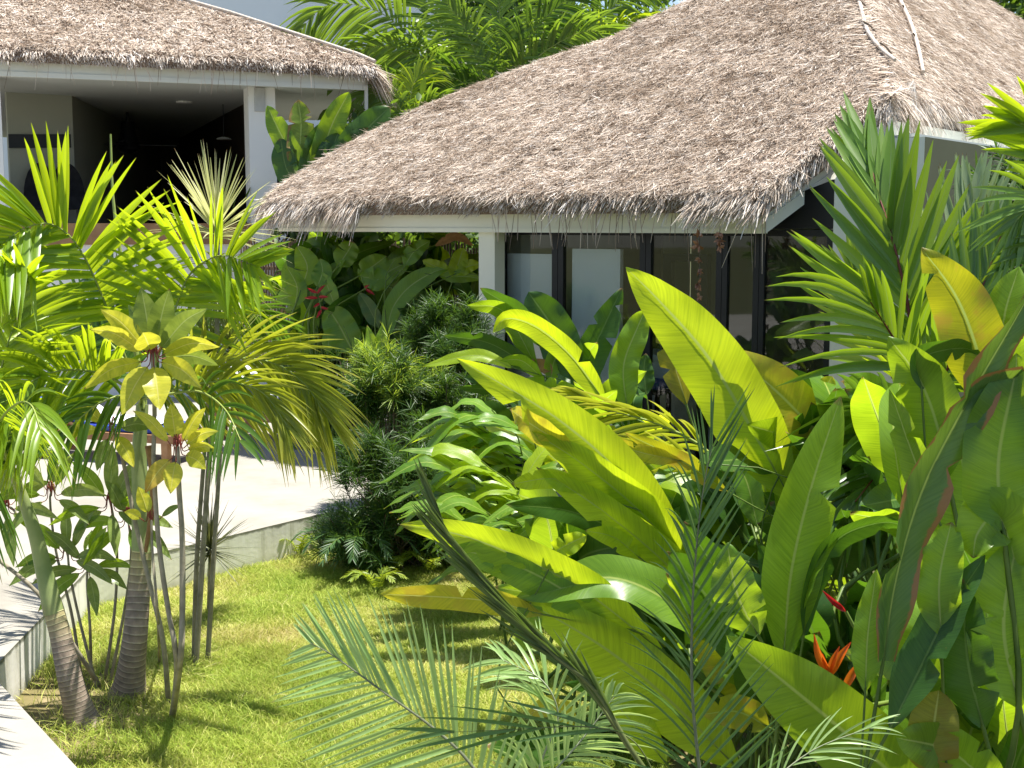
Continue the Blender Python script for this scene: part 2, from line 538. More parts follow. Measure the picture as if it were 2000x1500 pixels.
def glassmat():
    m, t, b, o = mat('window_glass')
    t.nodes.remove(b)
    tr = t.nodes.new('ShaderNodeBsdfTransparent')
    tr.inputs[0].default_value = (.95, .97, .97, 1)
    gl = t.nodes.new('ShaderNodeBsdfGlossy')
    gl.inputs['Roughness'].default_value = .02
    fr = t.nodes.new('ShaderNodeFresnel')
    fr.inputs[0].default_value = 1.5
    k = math_(t, 'ADD', math_(t, 'MULTIPLY', fr.outputs[0], 1.0), .005, clamp=True)
    mx = t.nodes.new('ShaderNodeMixShader')
    t.links.new(k, mx.inputs[0])
    t.links.new(tr.outputs[0], mx.inputs[1])
    t.links.new(gl.outputs[0], mx.inputs[2])
    t.links.new(mx.outputs[0], o.inputs[0])
    return m


M['glass'] = glassmat()

# ================================================================ GROUND AND DECK
ZD = .36
c0, c1, c2, c3 = [G(x, y, ZD) for x, y in ((600, 1990), (-21, 1312), (172, 1112), (642, 1000))]
c4 = c3 + np.array([4.2, .35, 0])
mb = MB()
mb.add([(-150, -60, 0), (150, -60, 0), (150, 200, 0), (-150, 200, 0)], [[0, 1, 2, 3]])
tag(mb.build('ground', M['soil']), None, None, kind='structure')
outl = [c0, c1, c2, c3, c4, np.array([c4[0], 30, ZD]), np.array([-22, 30, ZD]), np.array([-22, .5, ZD]), np.array([c0[0], .5, ZD])]
# the outline as separate convex tops so that the concave corner stays clean
deck = MB()
o2 = [np.array(p) for p in outl]
deck.add(o2, [list(range(len(o2)))[::-1]], mi=0)
base = [p - np.array([0, 0, ZD + .1]) for p in o2]
n = len(o2)
deck.add(o2 + base, [[i, (i + 1) % n, n + (i + 1) % n, n + i] for i in range(n)], mi=1)
tag(deck.build('patio', [M['concrete'], M['sidewall']], smooth=False), None, None, kind='structure')

# ================================================================ THATCH
def inpoly(q, poly):
    x, y = q[:, 0], q[:, 1]
    ins = np.zeros(len(q), bool)
    j = len(poly) - 1
    for i in range(len(poly)):
        xi, yi = poly[i]
        xj, yj = poly[j]
        c = ((yi > y) != (yj > y)) & (x < (xj - xi) * (y - yi) / (yj - yi + 1e-12) + xi)
        ins ^= c
        j = i
    return ins


def thatch(mb, poly, nr, n_, Lr=(.06, .19), Wr=(.0035, .0085), lift=.17, jit=.38):
    """straw lying down the slope of a flat polygon with normal nr"""
    poly = np.asarray(poly)
    o = poly[0]
    down = np.array([0, 0, -1.]) + nr * nr[2]
    down = nrm(down)
    sd = np.cross(nr, down)
    q2 = np.stack([(poly - o) @ sd, (poly - o) @ down], -1)
    lo, hi = q2.min(0), q2.max(0)
    pts = lo + rng.random((n_ * 2, 2)) * (hi - lo)
    pts = pts[inpoly(pts, q2)][:n_]
    # no straw shoots far past the cut edge
    jt = rng.normal(0, jit, len(pts))
    tip2 = pts + np.stack([np.sin(jt), np.cos(jt)], -1) * (Lr[0] + Lr[1]) * .42
    ok = inpoly(tip2, q2) | (rng.random(len(pts)) < .10)
    pts, jt = pts[ok], jt[ok]
    m = len(pts)
    # tufts: straw of one handful shares direction and lift
    cell = (np.floor(pts / np.array([.09, .17]) + rng.normal(0, .18, pts.shape)) @ np.array([73.1, 191.7])) % 1000
    tj = np.sin(cell * 12.9898) * 43758.5453 % 1 - .5
    tl = np.sin(cell * 78.233) * 12543.123 % 1
    P0 = o + pts[:, :1] * sd + pts[:, 1:] * down + nr * (rng.random((m, 1)) * .035)
    a = jt + tj * .5
    el = rng.random(m) * lift + tl * .06 - .02
    T = nrm(down * np.cos(a)[:, None] + sd * np.sin(a)[:, None] + nr * el[:, None])
    roll = rng.normal(0, .6, m)
    s0 = nrm(np.cross(nr, T))
    Sd = s0 * np.cos(roll)[:, None] + np.cross(T, s0) * np.sin(roll)[:, None]
    L = rng.uniform(*Lr, m) * (.7 + .6 * rng.random(m))
    W = rng.uniform(*Wr, m)
    bend = (rng.normal(0, .045, (m, 1)) * sd + rng.normal(-.008, .032, (m, 1)) * nr)
    # dark pockets: shade of the gaps between tufts put into the straw colour
    hol = .5 * (np.sin(pts[:, 0] * 9.1 + 3 * np.sin(pts[:, 1] * 4.3)) * np.sin(pts[:, 1] * 13.7 + 2.2 * np.sin(pts[:, 0] * 6.1))) + .5 * (np.sin(pts[:, 0] * 23.0 + pts[:, 1] * 7) * np.sin(pts[:, 1] * 31.0 - pts[:, 0] * 11))
    rv = np.clip(rng.beta(1.8, 1.6, m) + (tl - .5) * .26 - .95 * np.clip(hol - .22, 0, 1) + .06, 0, 1)
    ribbons(mb, P0, T, Sd, L, W, [1, 1, .8, .3], bend=bend, rv=rv)


def fringe(mb, a, b, down, nr, n_, Lr=(.18, .40), back=.22, grav=.45, jit=.3, Wr=(.006, .014), light=.12):
    """straw hanging over an edge a-b"""
    a, b = np.asarray(a, float), np.asarray(b, float)
    t = rng.random((n_, 1))
    e = nrm(b - a)
    P0 = a + (b - a) * t - down * (rng.random((n_, 1)) * back) - nr * (rng.random((n_, 1)) * .16)
    T = nrm(down + e * rng.normal(0, jit * .7, (n_, 1)) + nr * rng.normal(0, .07, (n_, 1)))
    s0 = nrm(np.cross(nr, T))
    roll = rng.normal(0, .7, n_)
    Sd = s0 * np.cos(roll)[:, None] + np.cross(T, s0) * np.sin(roll)[:, None]
    clump = .75 + .35 * np.sin(t[:, 0] * 61 + np.sin(t[:, 0] * 23) * 3)
    L = rng.uniform(*Lr, n_) * clump
    bend = np.array([0, 0, -1.]) * (L * rng.uniform(0, grav * 1.5, n_))[:, None]
    rv = np.clip(rng.beta(2.2, 1.7, n_) + light, 0, 1)
    ribbons(mb, P0, T, Sd, L, rng.uniform(*Wr, n_), [1, 1, .85, .3], bend=bend, rv=rv)


def long_straws(mb, a, b, n_, drop=(.15, .5)):
    a, b = np.asarray(a, float), np.asarray(b, float)
    t = rng.random((n_, 1))
    P0 = a + (b - a) * t + np.array([0, 0, 1]) * .12
    T = nrm(np.array([0, 0, -1.]) + rng.normal(0, .16, (n_, 3)))
    Sd = nrm(np.cross(T, np.array([.2, 1, 0])))
    ribbons(mb, P0, T, Sd, rng.uniform(*drop, n_) + .12, rng.uniform(.005, .009, n_), [1, 1, .9, .5], rv=rng.uniform(.05, .6, n_))


# ================================================================ RIGHT BUNGALOW
Nc = P(1822, 440, 10.5)
Wc = P(510, 440, 15.5)
U = nrm(Nc - Wc); U[2] = 0
NI = np.array([-U[1], U[0], 0.])                       # inward (away from the camera)
E2 = NI.copy()
Z = np.array([0, 0, 1.])
zf = 2.93
PITCH = R(33)
n_front = nrm(-NI * math.sin(PITCH) + Z * math.cos(PITCH))
d_front = nrm(-Z + n_front * n_front[2])
E0 = Wc - NI * .25; E0[2] = 3.27


def fr(px, py, b=0.):                                  # pixel -> facade plane at inset b
    return onplane(px, py, Wc + NI * b, NI)


def rf(px, py):
    return onplane(px, py, E0, n_front)


def eave(px):
    p = onplane(px, 420, E0, NI)
    return np.array([p[0], p[1], 3.27])


A = rf(1641, -123)
K = rf(1740, 188)
eL, eR = eave(512), eave(1492)
poly_front = [eL, rf(560, 355), rf(700, 272), rf(820, 212), rf(950, 160), rf(1080, 112), rf(1200, 72), rf(1340, 4), rf(1500, -66), A, K, eR]
n_right = nrm(np.cross(K - A, E2))
if n_right[2] < 0: n_right = -n_right
d_right = nrm(-Z + n_right * n_right[2])


def rr(px, py):
    return onplane(px, py, A, n_right)


Kr = K + E2 * 4.2
poly_right = [A, K, Kr, rr(2010, 48), rr(1900, -16)]
bung = root('thatched_bungalow', 'low cream bungalow with a big brown thatched roof and dark framed glass doors', 'bungalow', [*((eL + eR) / 2)[:2], 0])
th = MB()
for poly, nr_, dn in ((poly_front, n_front, d_front), (poly_right, n_right, d_right)):
    th.prism([p - nr_ * .02 for p in poly], -nr_ * .17, mi=1)
# hidden far slopes close the roof
Bk = A + NI * 4.5 - Z * 3.0
Lk = eL + NI * 6.5
th.add([A, rf(1340, 4), eL, Lk, Bk], [[0, 1, 2, 3, 4]], mi=1)
th.add([A, Bk, rr(2010, 48)], [[0, 1, 2]], mi=1)
thatch(th, poly_front, n_front, 270000)
thatch(th, poly_right, n_right, 45000)
fringe(th, eL, eR, d_front, n_front, 13000, Lr=(.05, .12), grav=.2, back=.12)
fringe(th, eL, eave(700), d_front, n_front, 2600, Lr=(.14, .30), grav=.5, back=.12)
fringe(th, eave(1050), eave(1480), d_front, n_front, 900, Lr=(.10, .22), grav=.3, back=.12)
fringe(th, eave(1350), eR, nrm(d_front - U * .25), n_front, 1200, Lr=(.14, .30), grav=.3, back=.12)
fringe(th, eR, K, nrm(d_front + U * .2), n_front, 3400, Lr=(.05, .17), back=.26, light=.2)
fringe(th, K, Kr, d_right, n_right, 5200, Lr=(.12, .28), light=.15)
fringe(th, rf(560, 355), eL, nrm(d_front - U * .6), n_front, 1300, Lr=(.1, .22))
for p, q in zip(poly_front[1:8], poly_front[2:9]):
    fringe(th, p, q, nrm(d_front * .5 - U * .5), n_front, 420, Lr=(.05, .13), back=.1, jit=.6)
# tuft hanging at the peak of the cut corner
fringe(th, K - U * .25, K + E2 * .5, nrm(-Z + n_front * .5), n_front, 1500, Lr=(.15, .34), light=.25, jit=.5)
long_straws(th, eave(940) - Z * .22, eave(1290) - Z * .22, 44, (.1, .3))
long_straws(th, eave(1290) - Z * .25, eave(1500) - Z * .25, 9)
th.build('thatch_roof', [M['thatch'], M['thatch_base']], bung, smooth=False)
pts = [rf(x, y) + n_front * .06 for x, y in ((1610, -130), (1655, -50), (1680, 12), (1695, 68), (1722, 105), (1750, 128))]
MB().tube(cr(pts, 16), np.linspace(.030, .018, 16), 7).build('ridge_pole', M['pole'], bung)
pts = [rr(x, y) + n_right * .07 for x, y in ((1690, -120), (1745, 0), (1768, 50), (1782, 95), (1793, 150))]
MB().tube(cr(pts, 16), np.linspace(.028, .020, 16), 7).build('ridge_pole', M['pole'], bung)
for t_ in (.25, .5, .75):
    c = rf(1690, 40) * (1 - t_) + rr(1770, 60) * t_
tie = MB()
for (x, y, x2, y2) in ((1668, 8, 1700, 22), (1690, 58, 1712, 66), (1722, 100, 1742, 108), (1752, 22, 1768, 34), (1772, 78, 1790, 88)):
    p, q_ = (rf(x, y) + n_front * .09, rf(x2, y2) + n_front * .02) if x < 1745 else (rr(x, y) + n_right * .09, rr(x2, y2) + n_right * .03)
    tie.tube(cr([p, (p + q_) / 2 + n_front * .02, q_], 6), .010, 5)
tie.build('binding', M['twig'], bung)
sp_ = MB()                                             # split palm leaf bound over the hip
nb_ = 2600
tt_ = rng.random((nb_, 1))
P0_ = A + (K - A) * (.15 + .85 * tt_) + n_front * .03 + U * rng.normal(0, .05, (nb_, 1))
sg = np.where(rng.random((nb_, 1)) < .55, -1.0, 1.0)
T_ = nrm(np.where(sg < 0, d_front * .7 - U * .7, d_right * .8 + E2 * .5) + (n_front + n_right) * rng.uniform(0, .16, (nb_, 1)) + rng.normal(0, .22, (nb_, 3)))
ribbons(sp_, P0_, T_, nrm(np.cross(T_, n_front + n_right)), rng.uniform(.08, .24, nb_), rng.uniform(.006, .013, nb_), [1, 1, .8, .3], rv=rng.beta(1.6, 1.8, nb_))
sp_.build('hip_binding', M['thatch'], bung, smooth=False)
# fascia
a0, a1 = fr(546, 440), fr(1494, 440)
b0 = np.array([a0[0], a0[1], zf]); b1 = np.array([a1[0], a1[1], zf])
mb = MB().box(b0, b1 - b0, NI * .045, Z * .30)
mb.box(b0 - NI * .012 - Z * .003, b1 - b0, NI * .07, Z * .045)
mb.build('fascia', M['cream'], bung, smooth=False)
CH = nrm(np.array([K[0] - b1[0], K[1] - b1[1], 0])); CHn = np.array([-CH[1], CH[0], 0])
if CHn[1] < 0: CHn = -CHn


def chp(px, py, b=0.):
    return onplane(px, py, b1 + CHn * b, CHn)


q = [b1 + CH * .004, chp(1742, 268), chp(1744, 228), b1 + CH * .004 + Z * .27]
mb = MB().prism(q, CHn * .05)
q2 = [b1 - CHn * .014 - Z * .004, chp(1742, 270, -.014), chp(1742, 254, -.014), b1 - CHn * .014 + Z * .13]
mb.prism(q2, CHn * .012)
mb.build('rake_fascia', M['greypaint'], bung, smooth=False)
k2 = K + E2 * .02; k2[2] = chp(1745, 272)[2]
mb = MB().box(k2 + CH * .03, E2 * 4.2, CHn * .05, Z * .17)
mb.box(k2 + CH * .045 - Z * .02, E2 * 4.2, CHn * .05, Z * .06)
mb.build('fascia', M['cream'], bung, smooth=False)
# soffit under the cut corner (keeps the entry dark)
# column and glazed wall
zfl = .40
p = fr(935, 440, .06)
cw = fr(966, 440, .06) - p
MB().box([p[0], p[1], .36], cw, NI * .17, Z * (zf - .36 + .02)).build('column', M['cream'], bung, smooth=False)
GB = .34


def gp(px, z, b=GB):
    q = fr(px, 440, b)
    return np.array([q[0], q[1], z])


def gbar(mb, x0, x1, z0, z1, b=GB, t=.06):
    p, q = gp(x0, z0, b), gp(x1, z0, b)
    mb.box(p, q - p, NI * t, Z * (z1 - z0))


zt = 2.96
for (x0, x1) in ((968, 1090), (1090, 1262), (1262, 1412), (1412, 1485), (1485, 1628)):
    e = MB()
    wl = 10 if x0 != 968 else 16
    gbar(e, x0, x0 + wl, zfl, zt)
    gbar(e, x1 - 12, x1 - 1, zfl, zt)
    gbar(e, x0 + wl, x1 - 12, zfl, zfl + .07)
    gbar(e, x0 + wl, x1 - 12, zt - .06, zt)
    dr = e.build('glass_door', M['black'], bung, smooth=False)
    g = MB()
    gbar(g, x0 + wl, x1 - 12, zfl + .07, zt - .06, GB + .025, .008)
    g.build('pane', M['glass'], dr, smooth=False)
# room behind the glass
rm = MB()
L0, L1 = gp(966, zfl, GB), gp(1628, zfl, GB)
rm.box(L0 + NI * .02 - U * .12, U * .1, NI * 4.2, Z * 2.6)                    # left wall
rm.box(L0 + NI * 4.2, (L1 - L0) * .30, NI * .1, Z * 2.6)                      # back wall, with an opening
bw0 = L0 + NI * 4.2
rm.box(bw0 + (L1 - L0) * .30, (L1 - L0) * .35, NI * .1, Z * .45)
rm.box(bw0 + (L1 - L0) * .30 + Z * 2.1, (L1 - L0) * .35, NI * .1, Z * .5)
rm.box(bw0 + (L1 - L0) * .65, (L1 - L0) * .5, NI * .1, Z * 2.6)
rm.build('room_wall', M['inwall'], bung, smooth=False)
MB().box(L0 - U * .2 + Z * 2.62 + NI * .1, (L1 - L0) * 1.05, NI * 4.2, Z * .05).build('room_ceiling', M['ceil'], bung, smooth=False)
MB().box(L0 - U * .3 - Z * .06 - NI * .5, (L1 - L0) * 1.1, NI * 4.8, Z * .055).build('room_floor', M['pale_ground'], bung, smooth=False)
for x0, x1, z0, z1, bb in ((990, 1080, .9, 2.70, .405), (1118, 1212, .5, 2.76, .405)):
    p, q_ = gp(x0, z0, bb), gp(x1, z0, bb)
    MB().box(p, q_ - p, NI * .06, Z * (z1 - z0)).build('partition', M['white'], bung, smooth=False)
e = MB()
for x0, x1, z0, z1 in ((1296, 1312, .42, 2.7), (1366, 1384, .42, 2.7), (1312, 1366, 2.62, 2.7)):
    gbar(e, x0, x1, z0, z1, 1.4, .08)
e.build('inner_door_frame', M['black'], bung, smooth=False)
p, q_ = gp(1492, zfl, .72), gp(1640, zfl, .72)
MB().box(p, q_ - p, NI * .05, Z * 2.5).build('dark_backing', M['darkwood'], bung, smooth=False)  # dark slab added behind the glass to make the room look unlit
p, q_ = gp(1205, zfl, 2.4), gp(1292, zfl, 2.4)
MB().box(p, q_ - p, NI * .05, Z * 2.5).build('dark_backing', M['darkwood'], bung, smooth=False)  # another added dark slab, deeper in the room
# walls of the cut corner
w0 = gp(1628, zfl, GB)
w1d = nrm(np.array([1, .16, 0]))
w1 = onplane(1800, 440, w0, np.array([-w1d[1], w1d[0], 0])); w1[2] = zfl
w1t = w1.copy(); w1t[2] = k2[2] - .005
w0t = w0.copy(); w0t[2] = onplane(1632, 350, w0, NI)[2]
MB().prism([w0, w1, w1t, w1t * .25 + w0 * .75 + Z * (onplane(1700, 270, w0, NI)[2] - .25 * w1t[2] - .75 * w0[2]), w0t], np.array([-w1d[1], w1d[0], 0]) * .12).build('corner_wall', M['cream'], bung, smooth=False)
w2 = w1 + E2 * 2.3
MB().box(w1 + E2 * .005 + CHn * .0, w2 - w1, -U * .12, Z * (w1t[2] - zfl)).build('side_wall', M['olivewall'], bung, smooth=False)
gt0 = gp(1380, 2.97); gt1 = gp(1627, 2.97); gt2 = gt1.copy(); gt2[2] = w0t[2]
MB().prism([gt0, gt1, gt2], NI * .05).build('gable_panel', M['black'], bung, smooth=False)
sof = [k2 + CHn * .06, k2 + E2 * 4.2, w2 + E2 * 2 - U * .1, w1 - U * .1]
for q_ in sof: q_[2] = k2[2]
MB().prism(sof, Z * .03).build('soffit', M['ceil'], bung, smooth=False)
e = MB()
e.box(w2, E2 * .08, U * .05, Z * 3.02); e.box(w2 + E2 * 1.3, E2 * .08, U * .05, Z * 3.02); e.box(w2 + E2 * .08 + Z * 2.95, E2 * 1.22, U * .05, Z * .08)
sw = e.build('side_window', M['black'], bung, smooth=False)
MB().box(w2 + E2 * .08, E2 * 1.22, U * .01, Z * 2.95).build('pane', M['glass'], sw, smooth=False)
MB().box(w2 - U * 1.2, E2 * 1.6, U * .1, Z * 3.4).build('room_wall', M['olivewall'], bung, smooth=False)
print('R', A, K, eL, eR, 'right', poly_right[2:])

# ================================================================ LEFT PAVILION
UL = np.array([math.sin(R(69)), math.cos(R(69)), 0])
NL = np.array([-UL[1], UL[0], 0])
Lc = P(517, 440, 20.0)


def fl(px, py, b=0.):
    return onplane(px, py, Lc + NL * b, NL)


zl = fl(517, 168, -.45)[2]
pav = root('raised_pavilion', 'white raised pavilion with a thatched roof and an open shaded lounge', 'pavilion', [Lc[0], Lc[1], .36])
fa, fb = fl(-260, 440, -.45), fl(722, 440, -.45)
fa[2] = fb[2] = zl
mb = MB().box(fa, fb - fa, NL * .05, Z * .42)
mb.box(fa - NL * .012 - Z * .004, fb - fa, NL * .07, Z * .07)
mb.build('fascia', M['greypaint'], pav, smooth=False)
# return of the fascia on the right-hand side
sdv = nrm(np.array([-.21, .978, 0]))
q = [fb + UL * .003, fb + UL * .003 + Z * .40, fb + sdv * 6 + Z * .40, fb + sdv * 6 - Z * .05, fb + sdv * .01 - Z * .34]
MB().prism(q, -UL * .05).build('side_fascia', M['greypaint'], pav, smooth=False)
so_ = [fl(543, 440, -.40), fb + NL * .06, fb + sdv * 6, fl(543, 440, 6)]
for q_ in so_: q_[2] = zl + .012
MB().prism(so_, Z * .02).build('soffit', M['ceil'], pav, smooth=False)
PL = R(27)
nL = nrm(-NL * math.sin(PL) + Z * math.cos(PL))
dL = nrm(-Z + nL * nL[2])
EL = Lc - NL * .62; EL[2] = zl + .34


def rl(px, py):
    return onplane(px, py, EL, nL)


def eaveL(px):
    p = onplane(px, 300, EL, NL)
    return np.array([p[0], p[1], EL[2]])


polyL = [eaveL(-260), rl(-260, -260), rl(120, -110), rl(330, -4), rl(450, 30), rl(560, 66), rl(640, 92), rl(700, 112), rl(732, 126), eaveL(738)]
thL = MB()
thL.prism([p - nL * .02 for p in polyL], -nL * .15, mi=1)
hipL = nrm(polyL[4] - polyL[7])
nS = nrm(np.cross(hipL, sdv))
if nS[2] < 0: nS = -nS
polyS = [polyL[9], polyL[7], polyL[5], polyL[3], polyL[3] + sdv * 5 - Z * .2, polyL[9] + sdv * 7]
thL.add(polyS, [[0, 1, 2, 3, 4, 5]], mi=1)
thatch(thL, polyL, nL, 100000, Lr=(.10, .25), Wr=(.006, .014))
fringe(thL, eaveL(-260), polyL[9], dL, nL, 12000, Lr=(.06, .15), Wr=(.007, .015), grav=.3, light=.25, back=.14)
fringe(thL, polyL[7], polyL[9] + sdv * .3, nrm(dL + UL * .8), nL, 2200, Lr=(.15, .36), Wr=(.008, .016), grav=.7, light=.05, jit=.5)
dS = nrm(-Z + nS * nS[2])
fringe(thL, polyL[9], polyL[9] + sdv * 2.5, dS, nS, 3500, Lr=(.2, .45), Wr=(.008, .016), grav=.8, light=-.05)
for i in range(1, 8):
    fringe(thL, polyL[i], polyL[i + 1], nrm(UL + dL * .3), nL, 300, Lr=(.06, .16), back=.1, jit=.6)
long_straws(thL, eaveL(20) - Z * .18, eaveL(720) - Z * .18, 46, (.12, .38))
thL.build('thatch_roof', [M['thatch'], M['thatch_base']], pav, smooth=False)
MB().tube([p + nL * .05 for p in polyL[1:9]], .03, 7).build('hip_pole', M['pole'], pav)
# columns
for x0, x1 in ((491, 543), (-30, 13)):
    p, q_ = fl(x0, 440), fl(x1, 440)
    p[2] = q_[2] = ZD
    MB().box(p, q_ - p, NL * .42, Z * (zl + .2 - ZD)).build('column', M['white'], pav, smooth=False)
p = fl(503, 440, -.03); q_ = fl(523, 440, -.03)
z0, z1 = fl(510, 218)[2], fl(510, 172)[2]
p[2] = q_[2] = z0
lamp = MB().box(p, q_ - p, NL * .028, Z * (z1 - z0))
lamp.build('wall_lamp', M['metal_grey'], pav, smooth=False)
# base, floor edge and room
p, q_ = fl(-400, 440, .03), fl(491, 440, .03)
zb = fl(200, 478)[2]; zw = fl(200, 436)[2]
p[2] = q_[2] = ZD
MB().box(p, q_ - p, NL * .2, Z * (zb - ZD)).build('base_wall', M['white'], pav, smooth=False)
p2, q2 = p.copy(), q_.copy(); p2[2] = q2[2] = zb
MB().box(p2 - NL * .04, q2 - p2, NL * .3, Z * (zw - zb)).build('floor_edge', M['woodplank'], pav, smooth=False)
p2[2] = q2[2] = zb
MB().box(p2 + NL * .26, q2 - p2 + UL * .3, NL * 13, Z * (zw - zb - .03)).build('floor', M['woodplank'], pav, smooth=False)
p3 = fl(-400, 440, -.38); p3[2] = zl + .03
MB().box(p3, (fl(543, 440, -.38) + UL * .5) * np.array([1, 1, 0]) - p3 * np.array([1, 1, 0]), NL * 14, Z * .06).build('ceiling', M['ceil'], pav, smooth=False)


def clp(px, py):
    r = ray(px, py)
    return CAM + r * ((zl + .03 - CAM[2]) / r[2])


t1, t2, t3 = clp(12, 180), clp(140, 187), clp(312, 270)
for (s0, s1) in ((t1, t2), (t2, t3)):
    v = nrm(s1 - s0)
    nn = np.array([-v[1], v[0], 0]); nn = nn if nn[1] > 0 or abs(nn[1]) < .2 else -nn
    zz = s0[2] - zw
    MB().box(s0 - Z * zz, s1 - s0, (nn if s0 is t1 else -np.abs(nn)) * .1, Z * zz).build('inner_wall', M['loungewall'], pav, smooth=False)
p4 = t3 - Z * (t3[2] - zw)
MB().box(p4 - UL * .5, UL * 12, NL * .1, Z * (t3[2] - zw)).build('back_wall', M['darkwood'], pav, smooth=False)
p5 = fl(543, 440, .43); p5[2] = ZD
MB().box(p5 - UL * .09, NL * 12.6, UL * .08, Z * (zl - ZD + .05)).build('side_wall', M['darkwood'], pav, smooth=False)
# dark picture-window band of the inner wall
vv = nrm(t2 - t1); nn = np.array([-vv[1], vv[0], 0])
bb0 = onplane(16, 262, t1 - nn * .03, nn); bb1 = onplane(138, 262, t1 - nn * .03, nn)
bz = onplane(16, 289, t1 - nn * .03, nn)
MB().box([bb0[0], bb0[1], bz[2]], bb1 - bb0, nn * .025, Z * (bb0[2] - bz[2])).build('dark_panel', M['black'], pav, smooth=False)
for x, y in ((360, 198), (415, 244)):
    c = clp(x, y) - Z * .03
    an = np.linspace(0, 6.283, 13)[:-1]
    MB().prism([c + .14 * np.array([math.cos(a), math.sin(a), 0]) for a in an], Z * .028).build('downlight', M['white'], pav, smooth=False)

# ceiling fan
fc = P(249, 237, 24.0)
fan = root('ceiling_fan', 'dark ceiling fan with a conical mount under the pavilion ceiling', 'ceiling fan', [fc[0], fc[1], zl + .03])
MB().tube([[fc[0], fc[1], zl + .02], fc], .02, 7).build('rod', M['black'], fan)
MB().tube([fc, fc - Z * .18, fc - Z * .40, fc - Z * .52], [.12, .14, .20, .22], 14).build('mount', M['black'], fan)
MB().tube([fc - Z * .52, fc - Z * .56, fc - Z * .6], [.22, .14, .05], 14).build('motor', M['black'], fan)
for k in range(4):
    a = k * math.pi / 2 + .12
    dv = np.array([math.cos(a), math.sin(a), 0]); sv = np.array([-dv[1], dv[0], 0])
    c = fc - Z * .44 + dv * .15
    MB().prism([c - sv * .05, c + dv * .75 - sv * .075 - Z * .02, c + dv * .78, c + dv * .75 + sv * .075 + Z * .02, c + sv * .05], Z * .012).build('blade', M['black'], fan, smooth=False)
pc = P(437, 262, 22.5)
pl = root('pendant_lamp', 'small dark pendant lamp hanging in the pavilion', 'pendant lamp', [pc[0], pc[1], zl + .03])
MB().tube([[pc[0], pc[1], zl + .02], pc - Z * .05], .008, 5).build('cord', M['black'], pl)
MB().tube([pc - Z * .05, pc - Z * .07, pc - Z * .09], [.05, .12, .13], 12).build('shade', M['metal_grey'], pl)
# rounded lounge chairs, dark against the inner wall
def lounge_chair(x, y, d, wpx, lab):
    c = P(x, y, d); w_ = wpx / F * d
    c[2] = zw
    ch = root('lounge_chair', lab, 'armchair', c, 'dark armchairs in the pavilion')
    an = np.linspace(0, math.pi, 13)
    top = [c + Z * .42 + UL * (-w_ / 2 * math.cos(a)) + Z * (.55 * math.sin(a)) for a in an]
    MB().prism(top, NL * .12).build('backrest', M['blackcloth'], ch, smooth=False)
    MB().box(c - UL * w_ * .46 - NL * .55 + Z * .22, UL * w_ * .92, NL * .53, Z * .2).build('seat', M['blackcloth'], ch, smooth=False)
    for sx in (-.42, .36):
        for sy in (-.5, -.06):
            MB().box(c + UL * w_ * sx + NL * sy, UL * .05, NL * .05, Z * .219).build('leg', M['black'], ch, smooth=False)


lounge_chair(82, 440, 20.7, 62, 'dark round backed armchair at the left, beside the white post')
lounge_chair(134, 440, 20.75, 66, 'dark round backed armchair at the right, nearer the ceiling fan')

# ================================================================ WHITE HOUSE BEHIND
hb0 = P(325, 60, 36)
hb = root('background_house', 'plain white house wall rising behind the thatched roofs', 'house', [hb0[0], hb0[1], 0])
MB().box([hb0[0] - 14, hb0[1] + 5.2, 0], np.array([22.5, -3.0, 0]), np.array([1, 8, 0]), Z * 12).build('wall', M['house'], hb, smooth=False)
MB().box([hb0[0] - 14.5, hb0[1] + 4.6, 12.0], np.array([23.5, -3.13, 0]), np.array([1.1, 9.2, 0]), Z * .3).build('roof', M['ceil'], hb, smooth=False)
pp = P(1201, 30, 30)
MB().tube([[pp[0], pp[1], 0], [pp[0], pp[1], 4], [pp[0], pp[1], 9.2]], [.09, .085, .07], 10).build('utility_pole', M['white'])
tag(bpy.data.objects['utility_pole'], 'slim white pole standing among the palms behind the roof', 'pole')

